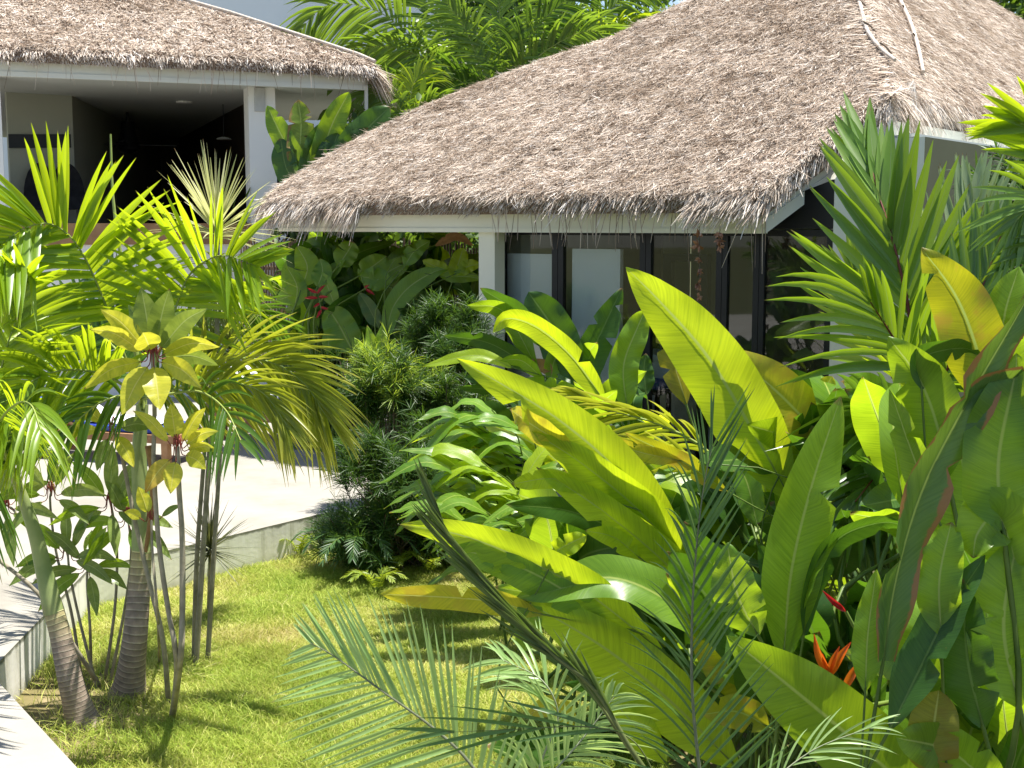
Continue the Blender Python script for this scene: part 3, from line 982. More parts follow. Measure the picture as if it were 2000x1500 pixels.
# ================================================================ SUN LOUNGERS
def lounger(x, y, d, rot, back, lab):
    c = G(x, y, ZD)
    dv = np.array([math.cos(rot), math.sin(rot), 0]); sv = np.array([-dv[1], dv[0], 0])
    r_ = root('sun_lounger', lab, 'sun lounger', c, 'teak sun loungers on the patio')
    Lh, Wh, h = 1.9, .66, .34
    f = MB()
    f.box(c - sv * Wh / 2 + Z * (h - .09), dv * Lh, sv * .05, Z * .09)
    f.box(c + sv * (Wh / 2 - .05) + Z * (h - .09), dv * Lh, sv * .05, Z * .09)
    f.box(c - sv * (Wh / 2 - .05) + Z * (h - .085), dv * .05, sv * (Wh - .1), Z * .08)
    f.box(c - sv * (Wh / 2 - .05) + dv * (Lh - .05) + Z * (h - .085), dv * .05, sv * (Wh - .1), Z * .08)
    for k in range(9):
        f.box(c - sv * (Wh / 2 - .052) + dv * (.09 + k * .135) + Z * (h - .03), dv * .09, sv * (Wh - .104), Z * .02)
    f.build('frame', M['wood'], r_, smooth=False)
    for a in (.08, Lh - .16):
        for s_ in (-Wh / 2 + .003, Wh / 2 - .083):
            MB().box(c + dv * a + sv * s_, dv * .08, sv * .08, Z * (h - .092)).build('leg', M['wood'], r_, smooth=False)
    bd = nrm(dv * math.cos(back) + Z * math.sin(back)); bn = np.cross(bd, sv) * -1
    if bn[2] < 0: bn = -bn
    hp = c + dv * 1.22 + Z * (h + .0)
    MB().box(hp - sv * .29, bd * .75, sv * .58, bn * .03).build('backrest', M['wood'], r_, smooth=False)
    prof = []
    cu = MB()
    for k, (o0, L_, dd, nn_) in enumerate(((c + dv * .03 + Z * (h + .004), 1.2, dv, Z), (hp + bn * .034, .74, bd, bn))):
        cu.box(o0 - sv * .28, dd * L_, sv * .56, nn_ * .075)
    cush = cu.build('cushion', M['blue'], r_, smooth=False)
    bev = cush.modifiers.new('bevel', 'BEVEL'); bev.width = .03; bev.segments = 3
    t_ = MB()
    path = [c + dv * .25 + Z * (h + .09), c + dv * .8 + Z * (h + .095), c + dv * 1.2 + Z * (h + .10), hp + bn * .125 + bd * .15, hp + bn * .12 + bd * .55, hp + bn * .13 + bd * .76, hp - bd * -.80 + bn * .02]
    g = cr(path, 30)
    v = np.stack([g + sv * s_ * .25 + Z * (.012 * np.sin(np.arange(30) * .9 + s_ * 3))[:, None] for s_ in np.linspace(-1, 1, 9)], 1)
    i, j = np.meshgrid(np.arange(29), np.arange(8), indexing='ij')
    t_.add(v.reshape(-1, 3), np.stack([i * 9 + j, i * 9 + j + 1, (i + 1) * 9 + j + 1, (i + 1) * 9 + j], -1).reshape(-1, 4))
    tw = t_.build('beach_towel', M['towel'])
    tw.modifiers.new('solid', 'SOLIDIFY').thickness = .012
    return tw


tw = lounger(372, 902, 14, R(162), R(24), 'teak sun lounger with blue cushion, its foot end towards the tall palm')
tag(tw, 'rumpled white towel spread over the lounger on the left', 'towel', 'towels on the sun loungers')
tw = lounger(705, 868, 15, R(158), R(38), 'teak sun lounger with raised blue back beside the dark shrub')
tag(tw, 'white towel over the raised lounger back near the shrub', 'towel', 'towels on the sun loungers')

# ================================================================ LAWN
lawn_poly = np.array([c0[:2], c1[:2], c2[:2], c3[:2], c4[:2], [c4[0], 6.0], [4, 4.5]])
pp = np.vstack([lawn_poly, lawn_poly[:1]])
gpoly = [np.array([*p, .012]) for p in lawn_poly]
lw = MB()
lw.add(gpoly, [list(range(len(gpoly)))[::-1]])
M['turf'] = plain('turf_soil', [(.3, (.10, .09, .03)), (.55, (.17, .14, .06)), (.72, (.30, .24, .14))], 2.6, .95, .5, .02)
tag(lw.build('lawn', M['turf']), None, None, kind='structure')


def vnoise(x, y, s, seed):
    """smooth value noise"""
    x, y = x * s + seed, y * s + seed * 1.7
    xi, yi = np.floor(x), np.floor(y)
    fx, fy = x - xi, y - yi
    fx, fy = fx * fx * (3 - 2 * fx), fy * fy * (3 - 2 * fy)
    h = lambda a, b: np.abs(np.sin(a * 127.1 + b * 311.7) * 43758.5453) % 1
    return (h(xi, yi) * (1 - fx) + h(xi + 1, yi) * fx) * (1 - fy) + (h(xi, yi + 1) * (1 - fx) + h(xi + 1, yi + 1) * fx) * fy


q = np.stack([rng.uniform(-3.6, 1.0, 420000), rng.uniform(5.2, 12.6, 420000)], -1)
q = q[inpoly(q, lawn_poly)]
xs = q[:, 0] / q[:, 1] * F + 1000
q = q[(xs > -60) & (xs < 1320)]
bare = vnoise(q[:, 0], q[:, 1], 2.2, 3.1)
corner = np.hypot(q[:, 0] + 2.95, (q[:, 1] - 7.45) * .75)        # thin, dry grass round the leaning palm
keep = rng.random(len(q)) < np.clip(-.38 + corner * 1.05, .035, 1) * np.clip(1.25 - bare * .5, .3, 1)
q, corner = q[keep][:240000], corner[keep][:240000]
m_ = len(q)
dry = vnoise(q[:, 0], q[:, 1], 1.5, 9.7) * .6 + vnoise(q[:, 0], q[:, 1], 4.5, 5.2) * .4
ht = .030 + .050 * vnoise(q[:, 0], q[:, 1], 3.1, 1.3) + .02 * rng.random(m_)
Tg = nrm(np.stack([rng.normal(0, .42, m_), rng.normal(0, .42, m_), np.ones(m_)], -1))
az = rng.random(m_) * 6.283
Sg = np.stack([np.cos(az), np.sin(az), np.zeros(m_)], -1)
bend = np.stack([rng.normal(0, .5, m_), rng.normal(0, .5, m_), -.25 * np.ones(m_)], -1) * ht[:, None]
gm = MB()
rvg = np.clip(.34 + (dry - .45) * .75 + rng.normal(0, .16, m_) + .25 * np.exp(-corner * 2), 0, 1)
ribbons(gm, np.column_stack([q, np.full(m_, .01)]), Tg, Sg, ht * 1.25, np.full(m_, .0062), [1, .85, .25], bend=bend, rv=rvg)
# longer tufts along the wall and round the trunks
tq = []
for (px, py, k, sp) in ((520, 1098, 500, .5), (600, 1085, 700, .35), (430, 1120, 350, .4), (700, 1085, 600, .4), (365, 1330, 300, .1), (400, 1300, 420, .12), (420, 1200, 300, .2), (560, 1190, 500, .35), (250, 1370, 260, .12), (150, 1430, 300, .2), (480, 1400, 300, .3), (780, 1110, 700, .4)):
    c = G(px, py, 0)
    tq.append(np.column_stack([rng.normal(c[0], sp * .6, k), rng.normal(c[1], sp * .5, k)]))
tq = np.vstack(tq)
tq = tq[inpoly(tq, lawn_poly)]
k = len(tq)
T = nrm(np.stack([rng.normal(0, .45, k), rng.normal(0, .45, k), np.ones(k)], -1))
az = rng.random(k) * 6.283
hh = rng.uniform(.08, .19, k)
ribbons(gm, np.column_stack([tq, np.full(k, .01)]), T, np.stack([np.cos(az), np.sin(az), 0 * az], -1), hh, np.full(k, .0055), [1, .9, .6, .2],
        bend=np.stack([rng.normal(0, .5, k), rng.normal(0, .5, k), -.4 * np.ones(k)], -1) * hh[:, None], rv=np.clip(rng.normal(.38, .2, k), 0, 1))
tag(gm.build('grass', M['grass']), None, None, kind='stuff')

# ================================================================ LEAVES AND FRONDS
PROF = {
    'heli': lambda t: np.where(t < .34, .10 + .90 * np.sin(np.clip(t / .34, 0, 1) * np.pi / 2) ** .9, np.clip(1 - ((t - .34) / .66) ** 2.6, 0, 1) ** .85),
    'blunt': lambda t: np.where(t < .3, .10 + .90 * np.sin(np.clip(t / .3, 0, 1) * np.pi / 2), np.clip(1 - ((t - .3) / .7) ** 4.5, 0, 1) ** .75),
    'lance': lambda t: np.clip(np.sin(np.pi * np.clip(t, 0, 1) ** .8), 0, 1) ** .9 + .05 * (1 - t),
    'strap': lambda t: np.where(t < .5, .55 + .45 * np.sin(t * np.pi), np.clip(1 - ((t - .5) / .5) ** 2.2, 0, 1)),
    'obov': lambda t: np.clip(np.sin(np.pi * np.clip(t, 0, 1) ** 1.25), 0, 1) ** .8 + .10 * (1 - t),
}


def world(pts, d):
    return np.array([P(p[0], p[1], d + (p[2] if len(p) > 2 else 0)) for p in pts])


def leaf(parent, pts, w, roll=0., m='lime', fold=.22, curl=.10, ruffle=.02, twist=0., root_at=None, tear=0, prof='heli', name='leaf', nu=26, nv=9, pet=None, up=None, rad=None, mb=None, bld=True, rib_=None):
    """pts world points base..tip, w width in metres; roll turns the blade about its midrib away from facing the viewer"""
    g = cr(pts, nu)
    t = np.linspace(0, 1, nu)
    T = nrm(np.gradient(g, axis=0))
    ref = (CAM - g) if up is None else np.broadcast_to(np.asarray(up, float), g.shape)
    N0 = nrm(ref - (ref * T).sum(1, keepdims=True) * T)
    B0 = np.cross(T, N0)
    a = R(roll) + R(twist) * t
    Nn = N0 * np.cos(a)[:, None] - B0 * np.sin(a)[:, None]
    B = np.cross(T, Nn)
    hw = w * .5 * PROF[prof](t)
    hw[-1] = max(hw[-1] * .3, .0012)
    hl, hr = hw.copy(), hw.copy()
    for _ in range(tear):
        i = random.randrange(4, nu - 4)
        (hl if random.random() < .5 else hr)[i] *= random.uniform(.12, .6)
    v = np.linspace(-1, 1, nv)
    ph = random.random() * 6
    off = np.where(v[None, :] < 0, hl[:, None], hr[:, None]) * v[None, :]
    av = np.abs(v)[None, :]
    L_ = np.linalg.norm(np.diff(g, axis=0), axis=1).sum()
    rip = ruffle * w * (np.sin(t * (9 + 5 * random.random()) * 1.8 + ph)[:, None] * (v[None, :] > 0) + np.sin(t * (8 + 6 * random.random()) * 1.8 + ph * 2)[:, None] * (v[None, :] < 0)) * av ** 2 * 2.2
    rip = rip + ruffle * w * .35 * np.sin(t * 70 * max(L_, .3) + ph)[:, None] * av * (1 - av) * 2
    h = fold * hw[:, None] * av - curl * hw[:, None] * av ** 2.2 + rip
    vv = g[:, None] + B[:, None] * off[:, :, None] + Nn[:, None] * h[:, :, None]
    own = mb is None
    if own: mb = MB()
    i, j = np.meshgrid(np.arange(nu - 1), np.arange(nv - 1), indexing='ij')
    f = np.stack([i * nv + j, i * nv + j + 1, (i + 1) * nv + j + 1, (i + 1) * nv + j], -1).reshape(-1, 4)
    uv = np.stack(np.broadcast_arrays(t[:, None], (v * .5 + .5)[None, :]), -1)
    mb.add(vv, f, uv, random.random())
    rr_ = rad if rad else min(.013, w * .045)
    # the midrib stands out on the underside
    rp = g - Nn * rr_ * .35
    mb.tube(rp, np.linspace(rr_ * .8, rr_ * .05, nu) * (1 - .75 * np.minimum(t * 5, 1)), 5, mi=1, cap=False)
    if root_at is not None:
        b = np.asarray(root_at, float)
        d0 = g[0] - T[0] * min(.5 * np.linalg.norm(g[0] - b), .6)
        mb.tube(cr([b, b * .45 + d0 * .55 + np.array([0, 0, .08]), d0, g[0] + T[0] * .01], 14), np.linspace(rr_ * 1.3, rr_ * .8, 14), 6, mi=2, cap=False)
    if own and bld:
        return mb.build(name, [M[m], M[rib_ or 'stalk'], M[pet or 'stalk']], parent)
    return mb


def LP(parent, pts, d, wpx, roll=0, m='lime', base=None, **k):
    """leaf given by photo points (base..tip) at depth d"""
    return leaf(parent, world(pts, d), wpx / F * d, roll, m, root_at=base, **k)


def frond_mesh(mb, g, nl, Lf, Wf, roll=0., ang=(65, 22), lift=.25, droop=.35, t0=.12, jit=.08, up=None, twist=0., mi=0, lenprof=None, side=(1, -1), fold=.35, seg=6, tipw=.5, rr_=.012, rlow=None, blunt=False, dj=.25):
    """pinnate frond along the points g (base..tip)"""
    nu = 40
    g = cr(g, nu)
    T = nrm(np.gradient(g, axis=0))
    ref = (CAM - g) if up is None else np.broadcast_to(np.asarray(up, float), g.shape)
    N0 = nrm(ref - (ref * T).sum(1, keepdims=True) * T)
    B0 = np.cross(T, N0)
    tt = np.linspace(0, 1, nu)
    a = R(roll) + R(twist) * tt
    Nn = N0 * np.cos(a)[:, None] - B0 * np.sin(a)[:, None]
    B = np.cross(T, Nn)
    ts = np.linspace(t0, .995, nl)
    for s_ in side:
        x = np.clip(ts + rng.normal(0, .3 / nl, nl), t0, .999)
        ix = x * (nu - 1); i0 = np.clip(ix.astype(int), 0, nu - 2); fr_ = (ix - i0)[:, None]
        ev = lambda A_: A_[i0] * (1 - fr_) + A_[i0 + 1] * fr_
        p, t_, n_, b_ = ev(g), nrm(ev(T)), nrm(ev(Nn)), nrm(ev(B))
        k = (x - t0) / (1 - t0)
        al = np.radians(ang[0] + (ang[1] - ang[0]) * k ** .9) + rng.normal(0, jit, nl)
        lf = lift + rng.normal(0, jit, nl)
        outw = nrm(b_ * s_ * np.cos(lf)[:, None] + n_ * np.sin(lf)[:, None])
        D = nrm(t_ * np.cos(al)[:, None] + outw * np.sin(al)[:, None])
        ln = Lf * (lenprof(k) if lenprof else (.55 + .45 * np.sin(np.pi * np.clip(k * .85 + .12, 0, 1)) - .12 * k ** 4)) * rng.uniform(.9, 1.08, nl)
        nm = nrm(n_ - (n_ * D).sum(1, keepdims=True) * D)
        Sd = np.cross(D, nm)
        rl_ = rng.normal(0, .22, nl)
        Sd = nrm(Sd * np.cos(rl_)[:, None] + nm * np.sin(rl_)[:, None])
        bend = np.array([0, 0, -1.]) * (ln * np.clip(droop * (1 + rng.normal(0, dj, nl)), 0, None))[:, None]
        kk = np.linspace(0, 1, seg + 1)
        pr = np.where(kk < .25, .55 + .45 * kk / .25, np.clip(1 - ((kk - .25) / .75) ** (3.5 if blunt else 2.0), 0, 1)) + .04
        ribbons(mb, p, D, Sd, ln, np.full(nl, Wf) * rng.uniform(.85, 1.15, nl), pr, bend=bend, nrmv=nrm(np.cross(Sd, D)), fold=fold, mi=mi, rv=np.clip(rng.normal(.5, .22, nl), 0, 1))
    mb.tube(g, np.linspace(rr_, rr_ * .2, nu), 6, mi=mi + 1)
    return mb


def frond(parent, g, nl, Lf, Wf, m='palm', rach='rachis', **k):
    return frond_mesh(MB(), g, nl, Lf, Wf, **k).build('frond', [M[m], M[rach]], parent)


def FP(parent, pts, d, nl, Lpx, Wpx, m='palm', rach='rachis', **k):
    return frond(parent, world(pts, d), nl, Lpx / F * d, Wpx / F * d, m, rach, **k)


# ================================================================ TALL PALM (middle of the lawn)
def trunk_part(name, pts, r0, r1, parent, m='trunk', flare=.0, n=40, sides=16, rings=0):
    g = cr(pts, n)
    t = np.linspace(0, 1, n)
    r = r0 + (r1 - r0) * t + flare * np.exp(-t * 9)
    if rings:
        r = r * (1 + .02 * np.sin(t ** .75 * 6.2832 * rings))
    return MB().tube(g, r, sides).build(name, M[m], parent)


pb = G(250, 1362, 0)
dB = 8.05
palmB = root('palm_tree', 'upright palm with a grey ringed trunk and green shaft in the middle of the lawn', 'palm tree', pb, 'young palms on the lawn')
trunk_part('trunk', [pb, P(263, 1250, 8.06), P(272, 1150, 8.1), P(277, 1075, 8.1)], .088, .062, palmB, flare=.045, n=60)
trunk_part('crownshaft', [P(277, 1080, 8.1), P(274, 960, 8.1), P(272, 880, 8.1), P(278, 790, 8.1)], .062, .038, palmB, 'shaft')
MB().tube(cr(world([(284, 1078), (296, 1000), (300, 930), (292, 870)], 8.0), 12), np.linspace(.012, .03, 12), 7).build('dry_sheath', M['dry'], palmB)
cB = [(278, 800), (276, 780)]
FR = [  # points, depth, leaflets per side, length px, width px, material, options
    (cB + [(330, 640, -.1), (365, 545, -.1), (405, 508, -.2), (445, 500, -.35), (500, 520, -.5)], 8.1, 21, 215, 26, 'palm', dict(roll=8, lift=.45, droop=.12, ang=(80, 30), t0=.36)),
    (cB + [(230, 660, -.1), (192, 560, -.2), (150, 478, -.3), (100, 438, -.4), (40, 450, -.6), (-20, 500, -.8)], 8.1, 28, 235, 27, 'palm', dict(roll=-4, lift=.35, droop=.16, ang=(82, 30), t0=.3)),
    (cB + [(330, 745), (420, 705, -.1), (520, 705, -.1), (590, 745, -.2), (635, 810, -.3)], 8.1, 30, 200, 15, 'palmy', dict(roll=-18, lift=.25, droop=.30, ang=(62, 14), t0=.22)),
    (cB + [(210, 735, -.2), (136, 722, -.4), (70, 740, -.6), (10, 790, -.8)], 8.0, 24, 190, 19, 'palm', dict(roll=15, lift=.2, droop=.35, ang=(70, 22), t0=.25)),
    (cB + [(260, 680, .4), (215, 600, .8), (190, 540, 1.2)], 8.2, 22, 190, 22, 'palmd', dict(roll=30, lift=.3, droop=.2, t0=.25)),
    (cB + [(330, 700, .5), (390, 640, .9), (470, 610, 1.3), (540, 630, 1.6)], 8.2, 24, 170, 16, 'palmd', dict(roll=-30, lift=.3, droop=.3, t0=.2)),
    (cB + [(330, 770, -.3), (390, 765, -.5), (440, 800, -.8), (470, 860, -1.0)], 8.0, 9, 140, 17, 'palmd', dict(roll=-10, lift=.1, droop=.4, t0=.25)),
    (cB + [(240, 700, .3), (180, 640, .5), (110, 610, .7), (40, 630, .8)], 8.1, 24, 170, 19, 'palmd', dict(roll=12, lift=.2, droop=.3, t0=.2)),
    (cB + [(340, 760, -.2), (430, 745, -.3), (510, 765, -.4), (560, 830, -.5)], 8.0, 26, 150, 14, 'palmy', dict(roll=-14, lift=.2, droop=.35, ang=(58, 14), t0=.2)),
    (cB + [(250, 770, -.4), (190, 790, -.6), (120, 850, -.8)], 8.0, 10, 130, 17, 'palmd', dict(roll=25, lift=.1, droop=.45, t0=.25)),
]
for pts, d, nl, L, W, m, o in FR:
    FP(palmB, pts, d, int(nl * 1.75), L, W * .54, m, 'rachis', **o)
# new spear leaf with a small pink inflorescence
MB().tube(cr(world([(282, 790), (246, 560), (222, 400), (216, 262)], 8.3), 14), np.linspace(.02, .006, 14), 7).build('spear_leaf', M['rachis'], palmB)

# ================================================================ LEANING PALM (left)
pa = G(163, 1418, 0)
palmA = root('palm_tree', 'leaning palm with a brown ringed trunk and pale green shaft beside the low wall corner', 'palm tree', pa, 'young palms on the lawn')
trunk_part('trunk', [pa, P(138, 1330, 7.68), P(118, 1240, 7.68), P(105, 1195, 7.68)], .082, .058, palmA, flare=.04, n=60)
trunk_part('crownshaft', [P(105, 1198, 7.68), P(85, 1110, 7.68), P(68, 1040, 7.65), P(40, 960, 7.6), P(15, 900, 7.55)], .060, .024, palmA, 'shaft')
cA = [(40, 960), (15, 900)]
FR = [
    (cA + [(-10, 800), (10, 690, -.1), (40, 600, -.1), (50, 540, -.2)], 7.6, 24, 200, 21, 'palm', dict(roll=20, lift=.3, droop=.25, t0=.2)),
    (cA + [(0, 830, -.3), (30, 790, -.6), (60, 790, -.8), (80, 840, -1.0)], 7.5, 16, 165, 15, 'palm', dict(roll=5, lift=.1, droop=.6, t0=.2)),
    (cA + [(-60, 840), (-100, 760)], 7.5, 20, 190, 18, 'palm', dict(roll=10, lift=.2, droop=.3, t0=.2)),
    (cA + [(-40, 870, -.2), (-60, 900, -.4), (-80, 980, -.6)], 7.5, 16, 180, 16, 'palmd', dict(roll=10, lift=.1, droop=.5, t0=.2)),
    (cA + [(-20, 740, .4), (-30, 600, .6), (-10, 500, .6)], 7.8, 24, 200, 20, 'palm', dict(roll=-20, lift=.3, droop=.15, t0=.2)),
]
for pts, d, nl, L, W, m, o in FR:
    FP(palmA, pts, d, int(nl * 1.5), L, W * .60, m, 'rachis', **o)

# ================================================================ DRACAENAS
def rosette(parent, c, n, L, W, m, spread=(10, 120), stiff=.15, seg=5, axis=(0, 0, 1), name='leaf_rosette', fold=.3, pr=None):
    ax = nrm(np.array(axis, float))
    az = rng.random(n) * 6.283
    el = np.radians(rng.uniform(*spread, n))
    e1 = nrm(np.cross(ax, [.3, .8, .1])); e2 = np.cross(ax, e1)
    D = nrm(ax * np.cos(el)[:, None] + (e1 * np.cos(az)[:, None] + e2 * np.sin(az)[:, None]) * np.sin(el)[:, None])
    S_ = nrm(np.cross(D, ax + rng.normal(0, .15, (n, 3))))
    ln = L * rng.uniform(.75, 1.1, n)
    P0 = np.asarray(c) + ax * ((1 - el / np.radians(spread[1])) * L * .15)[:, None] - ax * L * .05
    mb = MB()
    ribbons(mb, P0, D, S_, ln, np.full(n, W), pr or [.7, 1, .9, .7, .45, .1], bend=np.array([0, 0, -1]) * (ln * stiff * np.sin(el) * rng.uniform(.5, 1.5, n))[:, None], fold=fold, rv=rng.random(n))
    return mb.build(name, M[m], parent)


db = G(382, 1310, 0)
dr = root('dracaena', 'tall thin caned dracaena with a spiky cream white head in front of the pavilion', 'dracaena', db, 'dracaenas on the lawn')
MB().tube(cr([db, P(395, 1100, 8.62), P(408, 900, 8.62), P(424, 640, 8.62), P(424, 440, 8.62)], 30), np.linspace(.020, .014, 30), 8).build('cane', M['cane'], dr)
rosette(dr, P(422, 455, 8.62), 95, 165 / F * 8.62, .022, 'drac', (4, 95), .15)
rosette(dr, P(424, 520, 8.62), 36, 150 / F * 8.62, .022, 'dracg', (60, 130), .3)
db2 = G(405, 1300, 0)
dr2 = root('dracaena', 'thin caned dracaena with a brownish green spiky head below the cream one', 'dracaena', db2, 'dracaenas on the lawn')
MB().tube(cr([db2, P(418, 1080, 8.7), P(432, 860, 8.7), P(446, 700, 8.7)], 24), np.linspace(.018, .012, 24), 8).build('cane', M['cane'], dr2)
rosette(dr2, P(450, 690, 8.7), 85, 150 / F * 8.7, .016, 'dracg', (5, 110), .2)
db3 = G(376, 1312, 0)
dr3 = root('dracaena', 'bare grey dracaena cane rising beside the tall cream headed one', 'dracaena', db3 + np.array([-.02, .12, 0]), 'dracaenas on the lawn')
MB().tube(cr([db3 + np.array([-.02, .12, 0]), P(384, 1100, 8.7), P(398, 900, 8.7), P(412, 700, 8.7)], 24), np.linspace(.018, .012, 24), 8).build('cane', M['cane'], dr3)
rosette(dr3, P(412, 700, 8.7), 60, 125 / F * 8.7, .016, 'dracg', (10, 110), .25)
dm = G(406, 1200, 0)
mg = root('dracaena', 'small red edged spiky dracaena low on the lawn near the wall', 'dracaena', dm, 'dracaenas on the lawn')
MB().tube(cr([dm, P(408, 1150, 9.6), P(410, 1075, 9.6)], 10), .012, 7).build('cane', M['cane'], mg)
rosette(mg, P(410, 1075, 9.6), 110, 100 / F * 9.6, .013, 'dracm', (5, 125), .12)

# ================================================================ CORDYLINES
def cordyline(lab, base, stem, d, leaves, m, L, W, group='cordylines on the lawn', pet='petiole_red', r=.014, extra=None):
    b = G(*base, 0)
    r_ = root('cordyline', lab, 'cordyline', b, group)
    pts = [b] + [P(x, y, d) for x, y in stem]
    MB().tube(cr(pts, 24), np.linspace(r * 1.25, r * .8, 24), 8).build('stem', M['cane'], r_)
    top = pts[-1]
    for (dx, dy, dz, ln, wd, roll, mm) in leaves:
        v = np.array([dx, dz, -dy]) / 1.0
        v = nrm(v)
        b0_ = top + v * .07 - Z * .02
        l_ = L * ln
        tip = b0_ + v * l_ * .97 - Z * l_ * .10 * abs(dx)
        mid = b0_ + v * l_ * .5 + Z * l_ * .06
        leaf(r_, [b0_, mid, tip], W * wd, roll, mm or m, fold=.25, curl=.10, ruffle=.012, prof='lance', pet=pet, rib_='rachis', rad=.0035, root_at=top - Z * .03, nu=18, nv=7)
    return r_


Y, O_, Gn = 'cordy', 'cordyo', 'cordyg'
cordyline('yellow leaved cordyline with red petioles standing in front of the palm crown', (338, 1400), [(345, 1290), (330, 1200), (310, 1060), (300, 900), (302, 800), (298, 690)], 7.15,
          [(-.1, -1, -.1, 1.0, 1.1, 10, Gn), (.3, -1, -.1, 1.05, 1.1, -15, Gn), (.75, -.7, -.1, 1.15, .95, -20, Gn), (-.6, -.65, -.1, 1.0, .95, 20, Y), (-.85, -.5, -.2, .95, .8, 30, Y),
           (1, -.25, -.2, 1.05, .8, -30, Y), (.8, .35, -.4, .9, .9, -20, Y), (.25, .75, -.6, .85, 1.15, 0, Y), (-.3, .75, -.6, .95, 1.0, 0, Y), (-.9, .35, -.3, 1.0, .75, 20, Y), (0, -.6, -.7, .5, 1.1, 0, Y),
           (.9, .1, .4, .9, .8, -30, Gn), (-.5, -.9, .4, .9, .9, 30, Gn), (.45, -.7, .5, .9, .9, -10, Gn)], Y, 118 / F * 7.15, 46 / F * 7.15)
cordyline('small bright yellow cordyline, the lower of the two yellow ones, with a scorched leaf', (336, 1404), [(352, 1290), (356, 1200), (356, 1050), (350, 960), (346, 872)], 7.15,
          [(-.1, -.9, 0, .75, .9, 0, Y), (-.7, -.75, -.1, 1.05, .6, 20, Y), (.6, -.9, -.1, .95, .65, -15, Y), (.9, -.5, -.2, .85, .6, -20, Y), (1, -.1, -.3, .75, .55, -30, Y), (.7, .3, -.4, .6, .8, -10, Y),
           (-.05, .9, -.5, .72, .85, 0, Y), (-.55, .75, -.5, .85, .85, 10, O_)], Y, 92 / F * 7.15, 42 / F * 7.15, r=.017)
cordyline('cordyline with small yellowing leaves left of the tall palm shaft', (330, 1380), [(318, 1250), (290, 1130), (262, 1010), (236, 880), (217, 830)], 7.75,
          [(-.6, -.5, -.2, .8, .7, 10, Y), (.8, -.1, -.3, .85, .7, -10, Gn), (-.9, .1, -.2, .8, .6, 20, Y), (.5, .6, -.4, .8, .7, 0, Y), (-.2, .8, -.4, .7, .6, 0, Gn)], Gn, 95 / F * 7.75, 42 / F * 7.75)
cordyline('slim cordyline with one upright yellow leaf against the palm shaft', (312, 1300), [(308, 1200), (298, 1080), (296, 1015)], 7.6,
          [(-.25, -1, -.2, 1.0, .7, 10, Y), (-.5, -.3, -.2, .6, .5, 0, Y), (.8, -.5, .2, .8, .3, 0, Gn)], Y, 60 / F * 7.6, 40 / F * 7.6, r=.009)
gl = [(-.9, .1, -.2), (.9, -.1, -.2), (-.5, -.8, -.1), (.5, -.9, -.1), (.1, -1, .2), (-.8, .55, -.3), (.8, .5, -.3), (.2, .8, -.4), (-.3, -.5, .6), (.7, -.5, .5)]
for i, (bx, by, st, lab) in enumerate((
        (160, 1330, [(140, 1200), (110, 1080), (98, 985), (100, 960)], 'green cordyline with arching leaves behind the leaning palm'),
        (178, 1320, [(176, 1230), (170, 1140), (172, 1100)], 'short green cordyline low against the wall between the two palms'),
        (205, 1330, [(225, 1180), (228, 1060), (216, 980)], 'dark stemmed green cordyline close to the left of the tall palm trunk'),
        (148, 1300, [(120, 1180), (70, 1060), (30, 1000), (10, 985)], 'green cordyline leaning far out to the left over the deck'),
        (215, 1335, [(245, 1180), (256, 1080), (250, 1010)], 'tall green cordyline right behind the green palm shaft'),
        (190, 1345, [(160, 1230), (138, 1130), (132, 1080)], 'thin green cordyline in the middle of the cluster by the wall corner'))):
    ls = [(x + random.uniform(-.2, .2), y + random.uniform(-.2, .2), z, random.uniform(.75, 1.15), random.uniform(.8, 1.1), random.uniform(-30, 30), random.choice([Gn, Gn, 'ginger'])) for x, y, z in gl[:random.randint(7, 10)]]
    cordyline(lab, (bx, by), st, 8.35, ls, Gn, 92 / F * 8.35, 25 / F * 8.35, r=.009)
for i, (x0, y0, x1, y1, lab) in enumerate(((118, 1290, 70, 1120, 'bare brown stem leaning left behind the palm with the brown trunk'),)):
    b = G(195, 1340, 0)
    tw = root('cordyline', lab, 'cordyline', b, 'cordylines on the lawn')
    MB().tube(cr([b, P(150, 1270, 8.2), P(75, 1160, 8.2), P(-20, 1080, 8.2)], 16), np.linspace(.016, .012, 16), 7).build('stem', M['cane'], tw)

